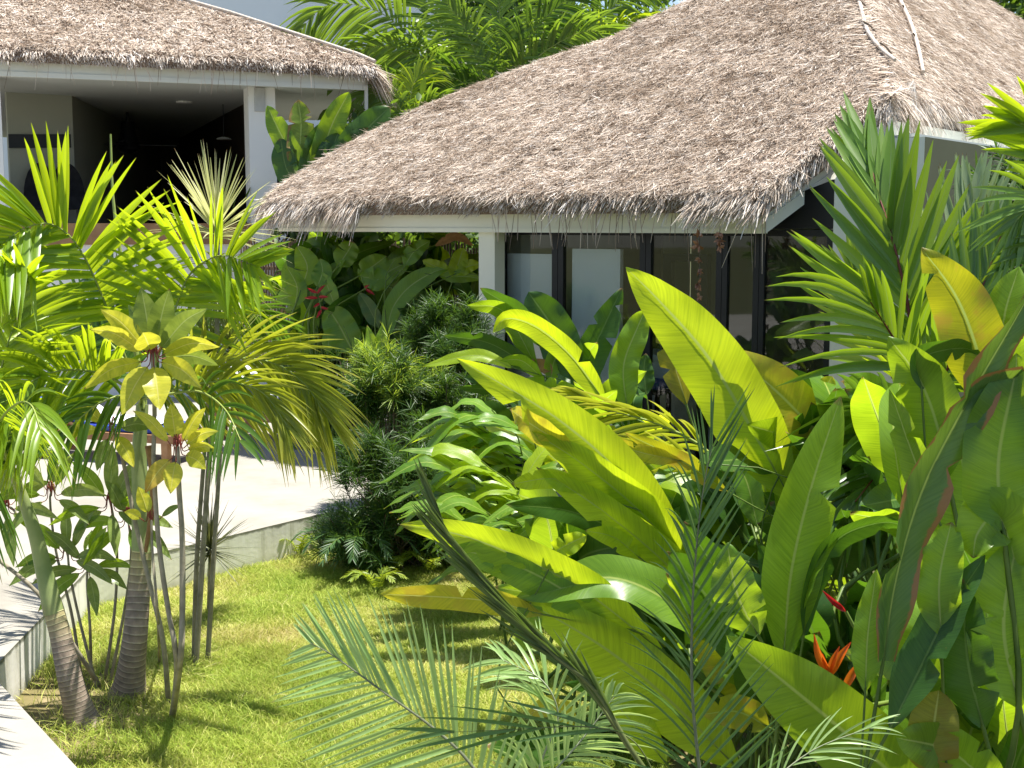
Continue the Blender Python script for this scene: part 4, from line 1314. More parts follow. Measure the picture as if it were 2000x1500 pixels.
# ================================================================ PODOCARPUS SHRUBS
def shrub(lab, cx, cy, d, wpx, hpx, n, m='needle', L=.17, W=.008, ground=0., group='fine leaved shrubs beside the patio', top='needlel'):
    c = P(cx, cy, d)
    a_, h_ = wpx / F * d / 2, hpx / F * d / 2
    r_ = root('podocarpus_shrub', lab, 'shrub', [c[0], c[1], ground], group)
    nt_ = max(30, n // 34)
    u = rng.normal(0, 1, (nt_, 3)); u = nrm(u) * (rng.random((nt_, 1)) ** .4)
    lob = nrm(rng.normal(0, 1, (9, 3))) * np.array([.75, .7, .8])
    near = np.argmin(((u[:, None] - lob[None]) ** 2).sum(-1), 1)
    u = u * .55 + lob[near] * .62 + rng.normal(0, .07, u.shape)
    tips = c + u * np.array([a_, a_ * .85, h_])
    tips = tips + rng.normal(0, .05, tips.shape)
    st = MB()
    for k in range(min(nt_, 46)):
        b = np.array([c[0] + rng.normal(0, .08), c[1] + rng.normal(0, .08), ground])
        st.tube(cr([b, (b * .5 + tips[k] * .5) + rng.normal(0, .05, 3), tips[k]], 8), np.linspace(.012, .004, 8), 5)
    st.build('branches', M['twig'], r_)
    fo = MB()
    per = n // nt_
    for k in range(nt_):
        ax = nrm(u[k] * .8 + np.array([0, -.1, .9]) + rng.normal(0, .25, 3))
        q_ = per
        az = rng.random(q_) * 6.283
        el = rng.uniform(.35, 1.35, q_)
        e1 = nrm(np.cross(ax, [.31, .8, .12])); e2 = np.cross(ax, e1)
        D = nrm(ax * np.cos(el)[:, None] + (e1 * np.cos(az)[:, None] + e2 * np.sin(az)[:, None]) * np.sin(el)[:, None])
        S_ = nrm(np.cross(D, ax) + rng.normal(0, .3, (q_, 3)))
        P0 = tips[k] + ax * rng.uniform(-.16, .05, q_)[:, None]
        ln = L * rng.uniform(.6, 1.15, q_)
        lit_top = 1 if (u[k][2] > .15 and rng.random() < .55) else 0  # upper clusters take the lighter leaf, sunlight put into the colour
        ribbons(fo, P0, D, S_, ln, np.full(q_, W), [.5, 1, .9, .15], bend=np.array([0, 0, -1]) * (ln * .18)[:, None], fold=.25, rv=np.clip(rng.normal(.5, .25, q_), 0, 1), mi=lit_top)
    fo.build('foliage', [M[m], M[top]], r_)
    return r_


shrub('bright topped fine leaved shrub next to the drooping palm frond', 762, 765, 12.0, 185, 175, 11000, ground=.0)
shrub('dark fine leaved shrub directly left of the cream column', 878, 690, 12.8, 170, 190, 10500, m='needle', top='needle')
shrub('dense fine leaved shrub spilling over the patio corner', 800, 960, 11.2, 320, 250, 19000, L=.18, top='needle')
shrub('low dark fine leaved shrub at the foot of the patio wall', 740, 1040, 11.1, 230, 120, 7500, L=.18, top='needle')
shrub('dark fine leaved shrub in the gap behind the layered ginger', 880, 860, 11.8, 260, 230, 9500, top='needle')

# low leafy palm-like shoots around the shrubs
def fern(lab, x, y, d, n, Lpx, up_=(60, 20), m='fern', nm='fern', g_=None, gz=0.):
    c = P(x, y, d)
    c[2] = max(c[2], gz)
    r_ = root(nm, lab, nm, c, g_)
    for k in range(n):
        az = k / n * 6.283 + random.random()
        L = Lpx / F * d * random.uniform(.8, 1.15)
        dv = np.array([math.cos(az), math.sin(az), 0])
        g = [c, c + dv * L * .25 + Z * L * .55, c + dv * L * .6 + Z * L * .8, c + dv * L + Z * L * .7]
        frond(r_, g, 16, L * .32, L * .05, m, 'stalk', up=(0, 0, 1), droop=.15, lift=.1, t0=.2, rr_=.004)
    return r_


for x, y, l_ in ((585, 1092, 'small yellow green fern at the foot of the patio wall'), (735, 1165, 'small fern in the grass near the shrub shadow'), (840, 1130, 'small fern beside the yellow fallen leaf'), (770, 1130, 'small fern at the dark edge of the lawn')):
    gg = G(x, y, 0)
    fern(l_, x, y, gg[1] * math.cos(TH) + 3 * math.sin(TH), 7, 60, gz=.01, g_='ferns in the lawn')
cyc = P(700, 1010, 10.9)
cy_ = root('cycad', 'dark low cycad with flat feathery leaves at the patio corner', 'cycad', [cyc[0], cyc[1], .05])
for k in range(11):
    az = k / 11 * 6.283 + random.random() * .3
    L = .55 * random.uniform(.8, 1.1)
    dv = np.array([math.cos(az), math.sin(az), 0]); c = np.array([cyc[0], cyc[1], .25])
    frond(cy_, [c, c + dv * L * .4 + Z * .16, c + dv * L * .8 + Z * .14, c + dv * L + Z * .04], 24, .13, .012, 'dated', 'stalk', up=(0, 0, 1), droop=.1, lift=.2, t0=.1, rr_=.006)
yp = P(742, 730, 12.4)
yr = root('palm_seedling', 'small broad yellow green palm shoot above the bright shrub', 'palm seedling', [yp[0], yp[1], 0])
MB().tube([[yp[0], yp[1], 0], yp - Z * .1, yp], [.02, .015, .01], 7).build('stem', M['stalk'], yr)
for k, (dx, dy) in enumerate(((-50, -70), (-25, -95), (5, -100), (30, -70))):
    LP(yr, [(742, 730), (742 + dx * .5, 730 + dy * .5), (742 + dx, 730 + dy)], 12.4, 30, random.uniform(-20, 20), 'green', prof='lance', fold=.4)

# ================================================================ HELICONIA BED (right half)
ROWS = []


def heliconia(lab, base, d, leaves, name='heliconia', cat='heliconia', group='heliconia clumps in the right hand bed'):
    b = np.array(P(base[0], base[1], d)); b[2] = 0
    r_ = root(name, lab, cat, b, group)
    for q in leaves:
        pts, wpx, roll, m = q[:4]
        k = dict(q[4]) if len(q) > 4 else {}
        off = np.array([random.uniform(-.15, .15), random.uniform(-.15, .15), 0])
        k.setdefault('base', b + off)
        if random.random() < .65: k.setdefault('tear', random.choice([1, 1, 2, 3]))
        LP(r_, pts, d, wpx, roll, m, **k)
    return r_


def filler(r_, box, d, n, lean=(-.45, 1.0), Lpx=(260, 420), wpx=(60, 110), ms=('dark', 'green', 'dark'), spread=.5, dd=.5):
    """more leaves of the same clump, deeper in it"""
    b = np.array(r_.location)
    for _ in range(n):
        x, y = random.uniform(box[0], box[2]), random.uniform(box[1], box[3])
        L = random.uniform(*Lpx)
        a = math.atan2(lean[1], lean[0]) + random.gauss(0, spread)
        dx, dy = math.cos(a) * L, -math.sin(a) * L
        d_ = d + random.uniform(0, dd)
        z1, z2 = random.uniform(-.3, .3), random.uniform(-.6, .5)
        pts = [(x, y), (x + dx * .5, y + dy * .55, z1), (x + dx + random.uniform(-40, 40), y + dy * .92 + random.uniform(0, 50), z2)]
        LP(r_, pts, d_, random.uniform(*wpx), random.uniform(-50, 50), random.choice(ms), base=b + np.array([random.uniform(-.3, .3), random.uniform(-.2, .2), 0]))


# --- far clump between column and glass doors
h1 = heliconia('heliconia with dark blue green leaves standing close before the glass doors', (1120, 900), 10.6, [
    ([(1118, 740), (1085, 650), (1032, 570)], 82, 10, 'dark', dict(prof='blunt')),
    ([(1120, 770), (1160, 680), (1215, 562)], 66, -15, 'dark'),
    ([(1060, 735), (960, 672), (866, 655)], 38, 20, 'dark'),
    ([(1050, 720), (985, 610), (912, 596, -.2)], 44, 30, 'green'),
    ([(1070, 680), (1010, 610), (937, 562)], 50, 35, 'dark'),
    ([(1076, 748), (1085, 700), (1128, 652)], 42, -25, 'green'),
    ([(1075, 735), (1062, 715), (1024, 708)], 26, 10, 'dry'),
    ([(1262, 770), (1258, 720), (1262, 690)], 40, -20, 'dark'),
    ([(1010, 790), (985, 745), (945, 715)], 30, 20, 'green'),
    ([(1000, 760), (960, 760), (895, 757)], 26, 35, 'dark'),
])
filler(h1, (1020, 780, 1200, 900), 10.6, 10, Lpx=(120, 200), wpx=(35, 60))
h2 = heliconia('heliconia with a long arched lime leaf bent over at its tip', (1200, 900), 9.4, [
    ([(1185, 790), (1120, 700), (1050, 640), (990, 622), (962, 650, -.05)], 52, 25, 'lime', dict(prof='blunt')),
    ([(1225, 800), (1218, 715), (1245, 640), (1262, 605)], 58, -5, 'green', dict(prof='blunt', ruffle=.04)),
    ([(1000, 718), (930, 694), (826, 716)], 28, -30, 'lime'),
    ([(1060, 740), (1020, 705), (975, 704)], 30, 30, 'green'),
    ([(1150, 790), (1080, 760), (1020, 742)], 50, 20, 'green'),
    ([(1200, 850), (1120, 800), (1030, 775)], 48, 25, 'green'),
    ([(1340, 790), (1310, 670), (1318, 568)], 58, 10, 'gold', dict(tear=5, prof='blunt')),
])
filler(h2, (1100, 850, 1300, 950), 9.6, 12, Lpx=(130, 240), wpx=(40, 70), ms=('green', 'lime', 'dark'))

# --- middle clumps with the tall lime leaves
h3 = heliconia('tallest heliconia, its broad lime leaf pointing up left across the glass doors', (1530, 1250), 6.9, [
    ([(1545, 975), (1475, 850), (1385, 700), (1290, 590), (1222, 522)], 138, 12, 'lime', dict(fold=.15, curl=.05, ruffle=.012, tear=0)),
    ([(1660, 925), (1590, 840), (1500, 750), (1398, 680)], 108, -10, 'yellow', dict(fold=.2)),
    ([(1588, 805), (1605, 770), (1625, 735)], 40, 0, 'yellow', dict(prof='blunt')),
    ([(1790, 1000), (1700, 940), (1600, 900), (1520, 880)], 90, 20, 'lime'),
    ([(1700, 920), (1640, 900), (1560, 830)], 80, 20, 'orange_tip'),
])
filler(h3, (1450, 1000, 1640, 1150), 7.1, 10, Lpx=(160, 300), wpx=(45, 75), ms=('lime', 'green', 'dark', 'green'))
h4 = heliconia('heliconia with long narrow lime leaves sweeping to the left over the ginger', (1420, 1260), 6.6, [
    ([(1350, 1110), (1215, 930), (1105, 830), (1000, 762), (892, 700)], 104, 14, 'lime', dict(fold=.2, ruffle=.012)),
    ([(1400, 1190), (1270, 1020), (1150, 915), (1040, 842)], 96, 22, 'lime'),
    ([(1430, 1250), (1310, 1110), (1180, 1000), (1048, 912)], 86, 20, 'lime'),
    ([(1140, 960), (1080, 935), (1000, 945)], 40, 15, 'lime', dict(prof='blunt')),
    ([(1250, 1090), (1200, 1050), (1143, 1036)], 42, 15, 'lime'),
    ([(1120, 880), (1040, 830), (996, 800, .2)], 60, 35, 'yellow'),
    ([(1330, 900), (1240, 880), (1180, 850)], 34, 10, 'yellow'),
    ([(1420, 960), (1330, 900), (1220, 845)], 40, 20, 'orange_tip'),
])
filler(h4, (1260, 1050, 1420, 1250), 7.2, 14, Lpx=(180, 320), wpx=(40, 75), ms=('green', 'dark', 'dark', 'green'), lean=(-.8, .7), spread=.35, dd=.8)
h5 = heliconia('heliconia with a dark folded leaf drooping over a glossy lime one', (1420, 1480), 5.9, [
    ([(1290, 1270), (1150, 1160), (1040, 1100), (900, 1045), (780, 1024)], 92, 18, 'lime', dict(fold=.25)),
    ([(1180, 1210), (1080, 1140), (970, 1090), (872, 1072)], 84, 5, 'green', dict(fold=.1)),
    ([(1390, 1250), (1290, 1165), (1190, 1128), (1090, 1150), (1008, 1168)], 96, -25, 'green', dict(fold=.3)),
    ([(1042, 1165), (1034, 1200), (1026, 1272)], 52, 5, 'green', dict(prof='blunt', base=None, fold=.1)),
    ([(1440, 1500), (1310, 1370), (1180, 1265), (1020, 1170)], 128, 12, 'lime', dict(fold=.15)),
    ([(1300, 1490), (1225, 1400), (1150, 1315)], 66, -10, 'lime'),
    ([(1060, 1200), (940, 1172), (744, 1160)], 52, 20, 'yellow', dict(prof='blunt')),
    ([(1125, 1415), (1080, 1380), (1030, 1395)], 46, 0, 'yellow'),
    ([(1072, 1112), (1090, 1075), (1145, 1046)], 44, -10, 'lime', dict(prof='blunt', ruffle=.05)),
    ([(1520, 1420), (1450, 1330), (1345, 1200)], 110, 15, 'orange_tip', dict(tear=3)),
    ([(1500, 1400), (1420, 1250), (1300, 1120)], 90, 30, 'lime'),
])
filler(h5, (1250, 1350, 1480, 1500), 6.6, 12, Lpx=(180, 340), wpx=(45, 80), ms=('green', 'dark', 'dark'), lean=(-.75, .7), spread=.35, dd=.9)

# --- nearer right clumps
h6 = heliconia('heliconia with one broad upright olive leaf in the middle of the bed', (1540, 1500), 5.3, [
    ([(1530, 1290), (1545, 1120), (1585, 950), (1642, 775)], 118, -12, 'olive', dict(fold=.18, curl=.05, ruffle=.015)),
    ([(1570, 1240), (1590, 1130), (1640, 1050), (1730, 1020), (1790, 1040)], 62, -45, 'dark', dict(fold=.3)),
    ([(1560, 1200), (1580, 1120), (1640, 1038)], 46, 40, 'green'),
    ([(1850, 1610, -.8), (1740, 1510, -.8), (1600, 1388, -.8), (1420, 1242, -.8)], 138, 6, 'olive', dict(fold=.12, curl=.06, tear=0)),
    ([(1480, 1240), (1440, 1160), (1420, 1060)], 100, 20, 'green'),
    ([(1500, 1420), (1440, 1390), (1372, 1395)], 70, 10, 'orange_tip', dict(tear=3)),
])
filler(h6, (1440, 1260, 1640, 1450), 5.7, 14, Lpx=(180, 360), wpx=(70, 120), ms=('dark', 'green', 'dark', 'dark'), lean=(-.2, 1), spread=.5)
h7 = heliconia('heliconia on the right with a broad orange tinged leaf beside the red stemmed palm', (1890, 1250), 5.2, [
    ([(1930, 800), (1910, 690), (1868, 580), (1800, 484)], 122, 8, 'orange_tip', dict(fold=.15)),
    ([(1850, 930), (1830, 830), (1795, 740), (1735, 658)], 118, 10, 'olive', dict(fold=.15)),
    ([(1930, 1180), (1900, 1020), (1880, 900), (1850, 800)], 165, -8, 'olive', dict(fold=.12)),
    ([(1830, 1010), (1780, 880), (1738, 760)], 70, 35, 'olive'),
    ([(1800, 760), (1800, 700), (1880, 680), (1920, 700)], 60, -40, 'dark'),
    ([(1990, 760), (1960, 640), (1990, 520)], 100, 20, 'olive'),
])
filler(h7, (1760, 900, 1990, 1150), 5.7, 14, Lpx=(180, 340), wpx=(70, 115), ms=('olive', 'green', 'olive', 'dark'), lean=(0, 1), spread=.5)
h8 = heliconia('nearest heliconia, with a long rolled leaf torn along a dry brown margin', (1820, 1600), 4.3, [
    ([(1725, 1290), (1750, 1130), (1800, 960), (1880, 800), (1985, 620), (2040, 520)], 98, -38, 'dryedge', dict(fold=.5, curl=.1, tear=3, ruffle=.05, prof='strap')),
    ([(1880, 800), (1920, 760), (2010, 735), (2060, 760)], 60, -30, 'dryedge', dict(fold=.3, base=None)),
    ([(1740, 1420), (1800, 1300), (1850, 1200), (1925, 1085)], 92, 25, 'dark', dict(fold=.4)),
    ([(1838, 1240), (1835, 1130), (1858, 1020)], 84, 5, 'green', dict(ruffle=.04, prof='blunt')),
    ([(1690, 1350), (1695, 1240), (1712, 1112)], 60, -10, 'green'),
    ([(1826, 1520), (1822, 1440), (1834, 1348)], 96, 0, 'gold', dict(prof='blunt', ruffle=.01)),
    ([(1990, 1120), (1950, 1010), (1910, 1040), (1900, 1090)], 130, 10, 'olive', dict(ruffle=.04)),
    ([(1960, 1560), (1860, 1470), (1750, 1440)], 100, 10, 'olive', dict(prof='blunt')),
    ([(1990, 1380), (1960, 1220), (1990, 1040)], 150, -15, 'green'),
    ([(1920, 1420), (1890, 1290), (1880, 1130)], 110, 20, 'dark'),
    ([(1960, 1040), (1950, 900), (1985, 720)], 150, -20, 'green', dict(prof='blunt')),
    ([(2040, 900), (1990, 790), (1985, 690)], 120, 15, 'green'),
])
filler(h8, (1720, 1350, 2020, 1600), 4.8, 16, Lpx=(220, 380), wpx=(90, 140), ms=('dark', 'green', 'green'), lean=(.1, 1), spread=.55)

# --- orange heliconia flowers (parts of the near clumps)
def bracts(parent, pts, d, spec, stem=None, m='orange'):
    """a flower head: each bract a narrow folded boat"""
    mb = MB()
    for (x0, y0, x1, y1, w_) in spec:
        q = world([(x0, y0), ((x0 + x1) / 2 + (y1 - y0) * .06, (y0 + y1) / 2, -.02), (x1, y1, -.03)], d)
        leaf(None, q, w_ / F * d, random.uniform(-25, 25), fold=.9, curl=.0, ruffle=0, prof='lance', nu=10, nv=5, mb=mb)
    if stem is not None:
        mb.tube(cr(world(stem, d), 10), .006, 6, mi=1)
    return mb.build('flower', [M[m], M['stalk']], parent)


bracts(h6, None, 4.66, [(1624, 1322, 1590, 1238, 17), (1622, 1320, 1662, 1254, 16), (1618, 1322, 1640, 1262, 12), (1622, 1322, 1606, 1276, 11)], [(1618, 1320), (1640, 1420), (1650, 1500)])
bracts(h6, None, 4.66, [(1646, 1350, 1688, 1284, 16), (1648, 1348, 1642, 1324, 9)], [(1650, 1345), (1664, 1420), (1670, 1500)])
bracts(h7, None, 4.5, [(1652, 1195, 1606, 1153, 11), (1648, 1190, 1626, 1172, 6)], [(1652, 1194), (1690, 1270), (1700, 1330)], 'red')

# ================================================================ GINGER (layered leaves, centre)
def ginger(lab, base, d, canes, Lpx=115, wpx=30, group='layered ginger plants in the middle of the bed', ms=('ginger', 'ginger', 'green', 'lime')):
    b = np.array(P(base[0], base[1], d)); b[2] = 0
    r_ = root('ginger_plant', lab, 'ginger', b, group)
    for (x0, y0, x1, y1, n) in canes:
        st = cr([b + np.array([random.uniform(-.15, .15), random.uniform(-.1, .1), 0]), P(x0, y0, d), P(x1, y1, d - .15)], 20)
        MB().tube(st, np.linspace(.011, .005, 20), 6).build('cane', M['stalk'], r_)
        mb = MB()
        for k in range(n):
            t = .45 + .55 * (k + .5) / n
            p = st[min(19, int(t * 19))]
            s_ = -1 if k % 2 else 1
            dirx = random.uniform(-1.0, -.75) if random.random() < .88 else random.uniform(.3, .9)
            v = nrm(np.array([dirx, s_ * random.uniform(.05, .42) - .12, random.uniform(-.05, .5)]))
            L = Lpx / F * d * random.uniform(.75, 1.2)
            q = [p, p + v * L * .5 + Z * L * .08, p + v * L - Z * L * random.uniform(.12, .38)]
            leaf(None, q, wpx / F * d * random.uniform(.8, 1.15), random.uniform(-12, 12), fold=.25, curl=.2, ruffle=.03, prof='lance', nu=14, nv=5, mb=mb, up=(-.25, -.4, 1), rad=.003)
        mb.build('leaves', [M[random.choice(ms)], M['stalk']], r_)
    return r_


ginger('layered ginger at the top, its leaves pointing left below the cream column', (1010, 1000), 9.8, [(990, 900, 900, 815, 9), (1020, 890, 960, 800, 9), (1050, 900, 1010, 830, 8), (990, 930, 910, 860, 9), (1040, 940, 960, 870, 8)], 150, 34)
ginger('layered ginger in the middle, with leaves stacked like steps', (1000, 1080), 9.3, [(980, 1000, 900, 920, 10), (1020, 990, 940, 900, 9), (960, 1020, 880, 960, 10), (1050, 1010, 990, 930, 8), (1000, 1040, 930, 990, 9)], 150, 33)
ginger('lowest layered ginger above the glossy lime leaf', (1010, 1110), 8.9, [(950, 1060, 880, 1010, 9), (1010, 1060, 950, 1000, 8), (1060, 1080, 1010, 1020, 8), (1100, 1070, 1060, 990, 8)], 130, 32, ms=('ginger', 'green', 'ginger'))
ginger('shaded ginger filling the dark heart of the bed', (1150, 1130), 8.4, [(1130, 1060, 1080, 980, 9), (1180, 1080, 1140, 1010, 8), (1090, 1110, 1050, 1060, 8), (1200, 1130, 1160, 1080, 8)], 105, 32, ms=('green', 'dark'))

# ================================================================ YELLOWING PALM FRONDS LYING BETWEEN THE CLUMPS
yl = np.array(P(1420, 900, 7.6)); yl[2] = 0
yr_ = root('yellowing_palm', 'small palm with yellowing fronds drooping among the lime heliconia leaves', 'palm', yl)
MB().tube([yl, yl + Z * .9, np.array(P(1440, 960, 7.6))], [.03, .025, .02], 8).build('trunk', M['cane'], yr_)
FP(yr_, [(1440, 960), (1380, 880), (1290, 830), (1190, 800), (1130, 770)], 7.6, 15, 150, 10, 'palmy', roll=30, lift=.1, droop=.35, ang=(30, 10), t0=.25)
FP(yr_, [(1440, 960), (1360, 910), (1260, 880), (1150, 890)], 7.5, 14, 140, 10, 'palmy', roll=20, lift=.1, droop=.3, ang=(30, 10), t0=.25)
FP(yr_, [(1440, 960), (1500, 900), (1600, 880), (1700, 900)], 7.5, 14, 120, 10, 'palmy', roll=20, lift=.1, droop=.3, ang=(35, 12), t0=.25)

# ================================================================ RED-STEMMED PALM
pr_ = np.array(P(1840, 900, 7.4)); pr_[2] = 0
rp = root('red_stemmed_palm', 'palm with dark red leaf stems fanning up under the peak of the thatch', 'palm tree', pr_)
top = [(1830, 840), (1815, 780)]
MB().tube(cr([pr_, P(1838, 960, 7.4), P(1828, 830, 7.4)], 12), np.linspace(.06, .035, 12), 10).build('trunk', M['shaft'], rp)
FP(rp, top + [(1786, 668), (1766, 560), (1738, 450), (1716, 380, .1), (1700, 320, .2)], 7.3, 20, 335, 27, 'palmblue', 'rachis_red', roll=-10, lift=.22, droop=.05, ang=(44, 6), t0=.24, rr_=.017, jit=.04, lenprof=lambda k: .98 - .42 * k)
FP(rp, top + [(1845, 700, .1), (1868, 600, .15), (1885, 500, .2), (1896, 410, .25)], 7.5, 28, 275, 21, 'palmglau', 'rachis_red', roll=25, lift=.3, droop=.06, ang=(38, 6), t0=.15, rr_=.015)
FP(rp, top + [(1800, 770, -.1), (1778, 720, -.2), (1745, 660, -.3), (1700, 590, -.4)], 7.1, 15, 355, 17, 'palmblue', 'rachis_red', roll=-22, lift=.12, droop=.24, ang=(72, 18), t0=.1, rr_=.014, side=(-1,), lenprof=lambda k: 1.0 - .25 * k)
FP(rp, top + [(1800, 770, -.1), (1778, 720, -.2), (1745, 660, -.3), (1700, 590, -.4)], 7.1, 15, 240, 17, 'palmblue', 'rachis_red', roll=-22, lift=.12, droop=.2, ang=(60, 14), t0=.1, rr_=.013, side=(1,))
FP(rp, top + [(1780, 860, -.2), (1740, 830, -.4), (1690, 790, -.6)], 7.0, 13, 300, 15, 'palmd', 'rachis_red', roll=-20, lift=.08, droop=.32, ang=(60, 14), t0=.12, rr_=.013)
FP(rp, top + [(1850, 720, -.1), (1895, 620, -.1), (1930, 530, -.1), (1955, 460, -.1)], 7.1, 22, 230, 17, 'palmblue', 'rachis_red', roll=10, lift=.25, droop=.1, ang=(42, 8), t0=.18, rr_=.013)
FP(rp, top + [(1770, 880, -.3), (1720, 920, -.5), (1670, 980, -.7)], 7.0, 14, 210, 14, 'palmd', 'rachis_red', roll=-20, lift=.05, droop=.4, ang=(55, 14), t0=.15, rr_=.013)
FP(rp, top + [(1760, 760, .3), (1715, 680, .6), (1680, 590, .8), (1665, 520, .9)], 7.7, 18, 215, 15, 'palm', 'rachis_red', roll=25, lift=.25, droop=.14, ang=(45, 8), t0=.2, rr_=.013)
re_ = np.array(P(2120, 700, 6.0)); re_[2] = 0
rq = root('palm_tree', 'palm at the right edge whose fronds reach into view beside the thatch', 'palm tree', re_)
MB().tube(cr([re_, P(2120, 900, 6.0), P(2110, 420, 6.0)], 12), np.linspace(.08, .05, 12), 10).build('trunk', M['trunk'], rq)
FP(rq, [(2110, 430), (2090, 330), (2040, 260), (1990, 240)], 6.0, 18, 190, 18, 'palm', roll=10, lift=.3, droop=.15, ang=(55, 15), t0=.2)
FP(rq, [(2110, 430), (2080, 390), (2030, 390), (1985, 430)], 5.9, 16, 170, 14, 'palmblue', roll=10, lift=.2, droop=.2, ang=(55, 15), t0=.2)
FP(rq, [(2110, 430), (2090, 460), (2050, 520), (2020, 600)], 5.9, 16, 170, 14, 'palmd', roll=10, lift=.2, droop=.2, ang=(60, 18), t0=.2)

# ================================================================ DATE PALMS (foreground)
dp = np.array(P(1060, 1900, 4.2)); dp[2] = 0
dpr = root('date_palm', 'small date palm in the foreground with a pale frond spread over the lawn', 'date palm', dp, 'foreground date palms')
crn = (1010, 1640)
MB().tube(cr([dp, P(1040, 1760, 4.2), P(*crn, 4.2)], 10), np.linspace(.06, .05, 10), 10).build('trunk', M['cane'], dpr)
SD = -1      # leaflets on the upper side of the stem
lp1 = lambda k: .62 + .5 * np.sin(np.pi * np.clip(k * .8 + .1, 0, 1)) - .55 * k ** 3
mb = MB()
g = world([crn, (925, 1500), (850, 1425), (740, 1345), (650, 1280, .05), (606, 1256, .08)], 4.2)
px = 4.2 / F
frond_mesh(mb, g, 36, 225 * px, 7.4 * px, roll=6, lift=.10, droop=.04, ang=(66, 44), t0=.12, rr_=.008, jit=.035, lenprof=lp1, fold=.4, side=(SD,))
frond_mesh(mb, g, 38, 245 * px, 7.4 * px, roll=6, lift=.10, droop=.06, ang=(52, 20), t0=.12, rr_=.008, jit=.035, lenprof=lp1, fold=.4, side=(-SD,))
mb.build('frond', [M['date'], M['rachis_grey']], dpr)
FP(dpr, [crn, (1060, 1480), (1090, 1400), (1060, 1330), (985, 1290, .1)], 4.5, 28, 190, 7, 'date', 'rachis_grey', roll=-20, lift=.2, droop=.3, ang=(62, 24), t0=.1, rr_=.006, jit=.05, fold=.4)
FP(dpr, [crn, (1040, 1560), (1140, 1440), (1200, 1360)], 4.3, 24, 170, 7, 'date', 'rachis_grey', roll=-10, lift=.2, droop=.4, ang=(60, 24), t0=.1, rr_=.006, jit=.05, fold=.4)
# half-opened frond, leaflets still pressed to the stem
FP(dpr, [(1300, 1560), (1230, 1460), (1160, 1345), (1060, 1260), (960, 1150), (880, 1050), (842, 965)], 4.0, 26, 180, 8, 'spearl', 'spear', roll=35, lift=.5, droop=.0, ang=(8, 4), t0=.22, rr_=.010, jit=.02, fold=.7)
FP(dpr, [(1300, 1560), (1220, 1450), (1140, 1330), (1040, 1230), (930, 1130), (850, 1040)], 4.02, 14, 150, 8, 'spearl', 'spear', roll=35, lift=.5, droop=.0, ang=(7, 3), t0=.3, rr_=.007, jit=.02, fold=.7)
FP(dpr, [(1300, 1560), (1240, 1450), (1150, 1420), (1000, 1425), (880, 1430)], 4.0, 4, 250, 8, 'dated', 'spear', roll=0, lift=.1, droop=.08, ang=(12, 8), t0=.35, rr_=.003)
dq = np.array(P(1430, 1950, 3.7)); dq[2] = 0
dqr = root('date_palm', 'date palm whose upright feathery frond crosses the lime heliconia leaves', 'date palm', dq, 'foreground date palms')
crn = (1395, 1700)
MB().tube(cr([dq, P(1420, 1800, 3.7), P(*crn, 3.7)], 10), np.linspace(.06, .05, 10), 10).build('trunk', M['cane'], dqr)
mb = MB()
g = world([crn, (1366, 1500), (1352, 1350), (1352, 1200), (1362, 1050), (1378, 930), (1392, 870)], 3.7)
px = 3.7 / F
lp2 = lambda k: .98 - .30 * k
frond_mesh(mb, g, 36, 250 * px, 6.4 * px, roll=3, lift=.15, droop=.03, ang=(54, 12), t0=.10, rr_=.0065, jit=.045, lenprof=lp2, fold=.45, side=(SD * -1,))
frond_mesh(mb, g, 36, 250 * px, 5.2 * px, roll=3, lift=.25, droop=.30, ang=(46, 14), t0=.10, rr_=.0065, jit=.06, lenprof=lp2, fold=.45, side=(SD,))
mb.build('frond', [M['dated'], M['rachis_grey']], dqr)
FP(dqr, [crn, (1480, 1560), (1580, 1470), (1700, 1420)], 3.6, 12, 150, 4.5, 'date', 'rachis_grey', roll=10, lift=.2, droop=.3, ang=(40, 12), t0=.3, rr_=.004)

# ================================================================ SHADED HELICONIA BED BEHIND THE PORCH
h9 = heliconia('shaded heliconia under the left end of the thatch, with hanging red flowers', (640, 760), 15.0, [
    ([(690, 690), (665, 640), (640, 600)], 64, 5, 'green', dict(prof='blunt')),
    ([(640, 690), (645, 650), (662, 632)], 26, 10, 'green'),
    ([(720, 560), (760, 530), (800, 510)], 40, 10, 'olive', dict(prof='blunt')),
    ([(700, 540), (735, 515), (755, 500)], 46, 0, 'olive'),
    ([(620, 560), (630, 530), (625, 505)], 40, 10, 'green'),
    ([(660, 520), (680, 490), (690, 472)], 44, 10, 'olive', dict(prof='blunt')),
    ([(655, 600), (640, 560), (625, 530)], 34, 20, 'green'),
    ([(760, 560), (735, 545), (700, 540)], 46, 0, 'green'),
    ([(740, 640), (720, 600), (700, 570)], 34, 20, 'dark'),
    ([(590, 560), (600, 520), (580, 480)], 50, 0, 'olive'),
    ([(575, 600), (580, 560), (560, 520)], 40, 10, 'olive'),
], group='shaded heliconias behind the porch')
filler(h9, (570, 540, 760, 720), 15.3, 70, Lpx=(80, 170), wpx=(30, 58), ms=('green', 'dark', 'olive', 'dark'), lean=(0, 1), spread=.7)
bracts(h9, None, 14.4, [(620, 572, 600, 562, 6), (620, 574, 636, 556, 6), (621, 582, 594, 582, 6), (622, 580, 642, 580, 6), (628, 605, 618, 622, 6), (626, 600, 642, 604, 5), (624, 592, 612, 600, 5)], [(622, 560), (624, 585), (629, 612)], 'red')
bracts(h9, None, 14.8, [(714, 564, 732, 576, 6), (712, 562, 722, 556, 4)], [(706, 540), (714, 566)], 'red')
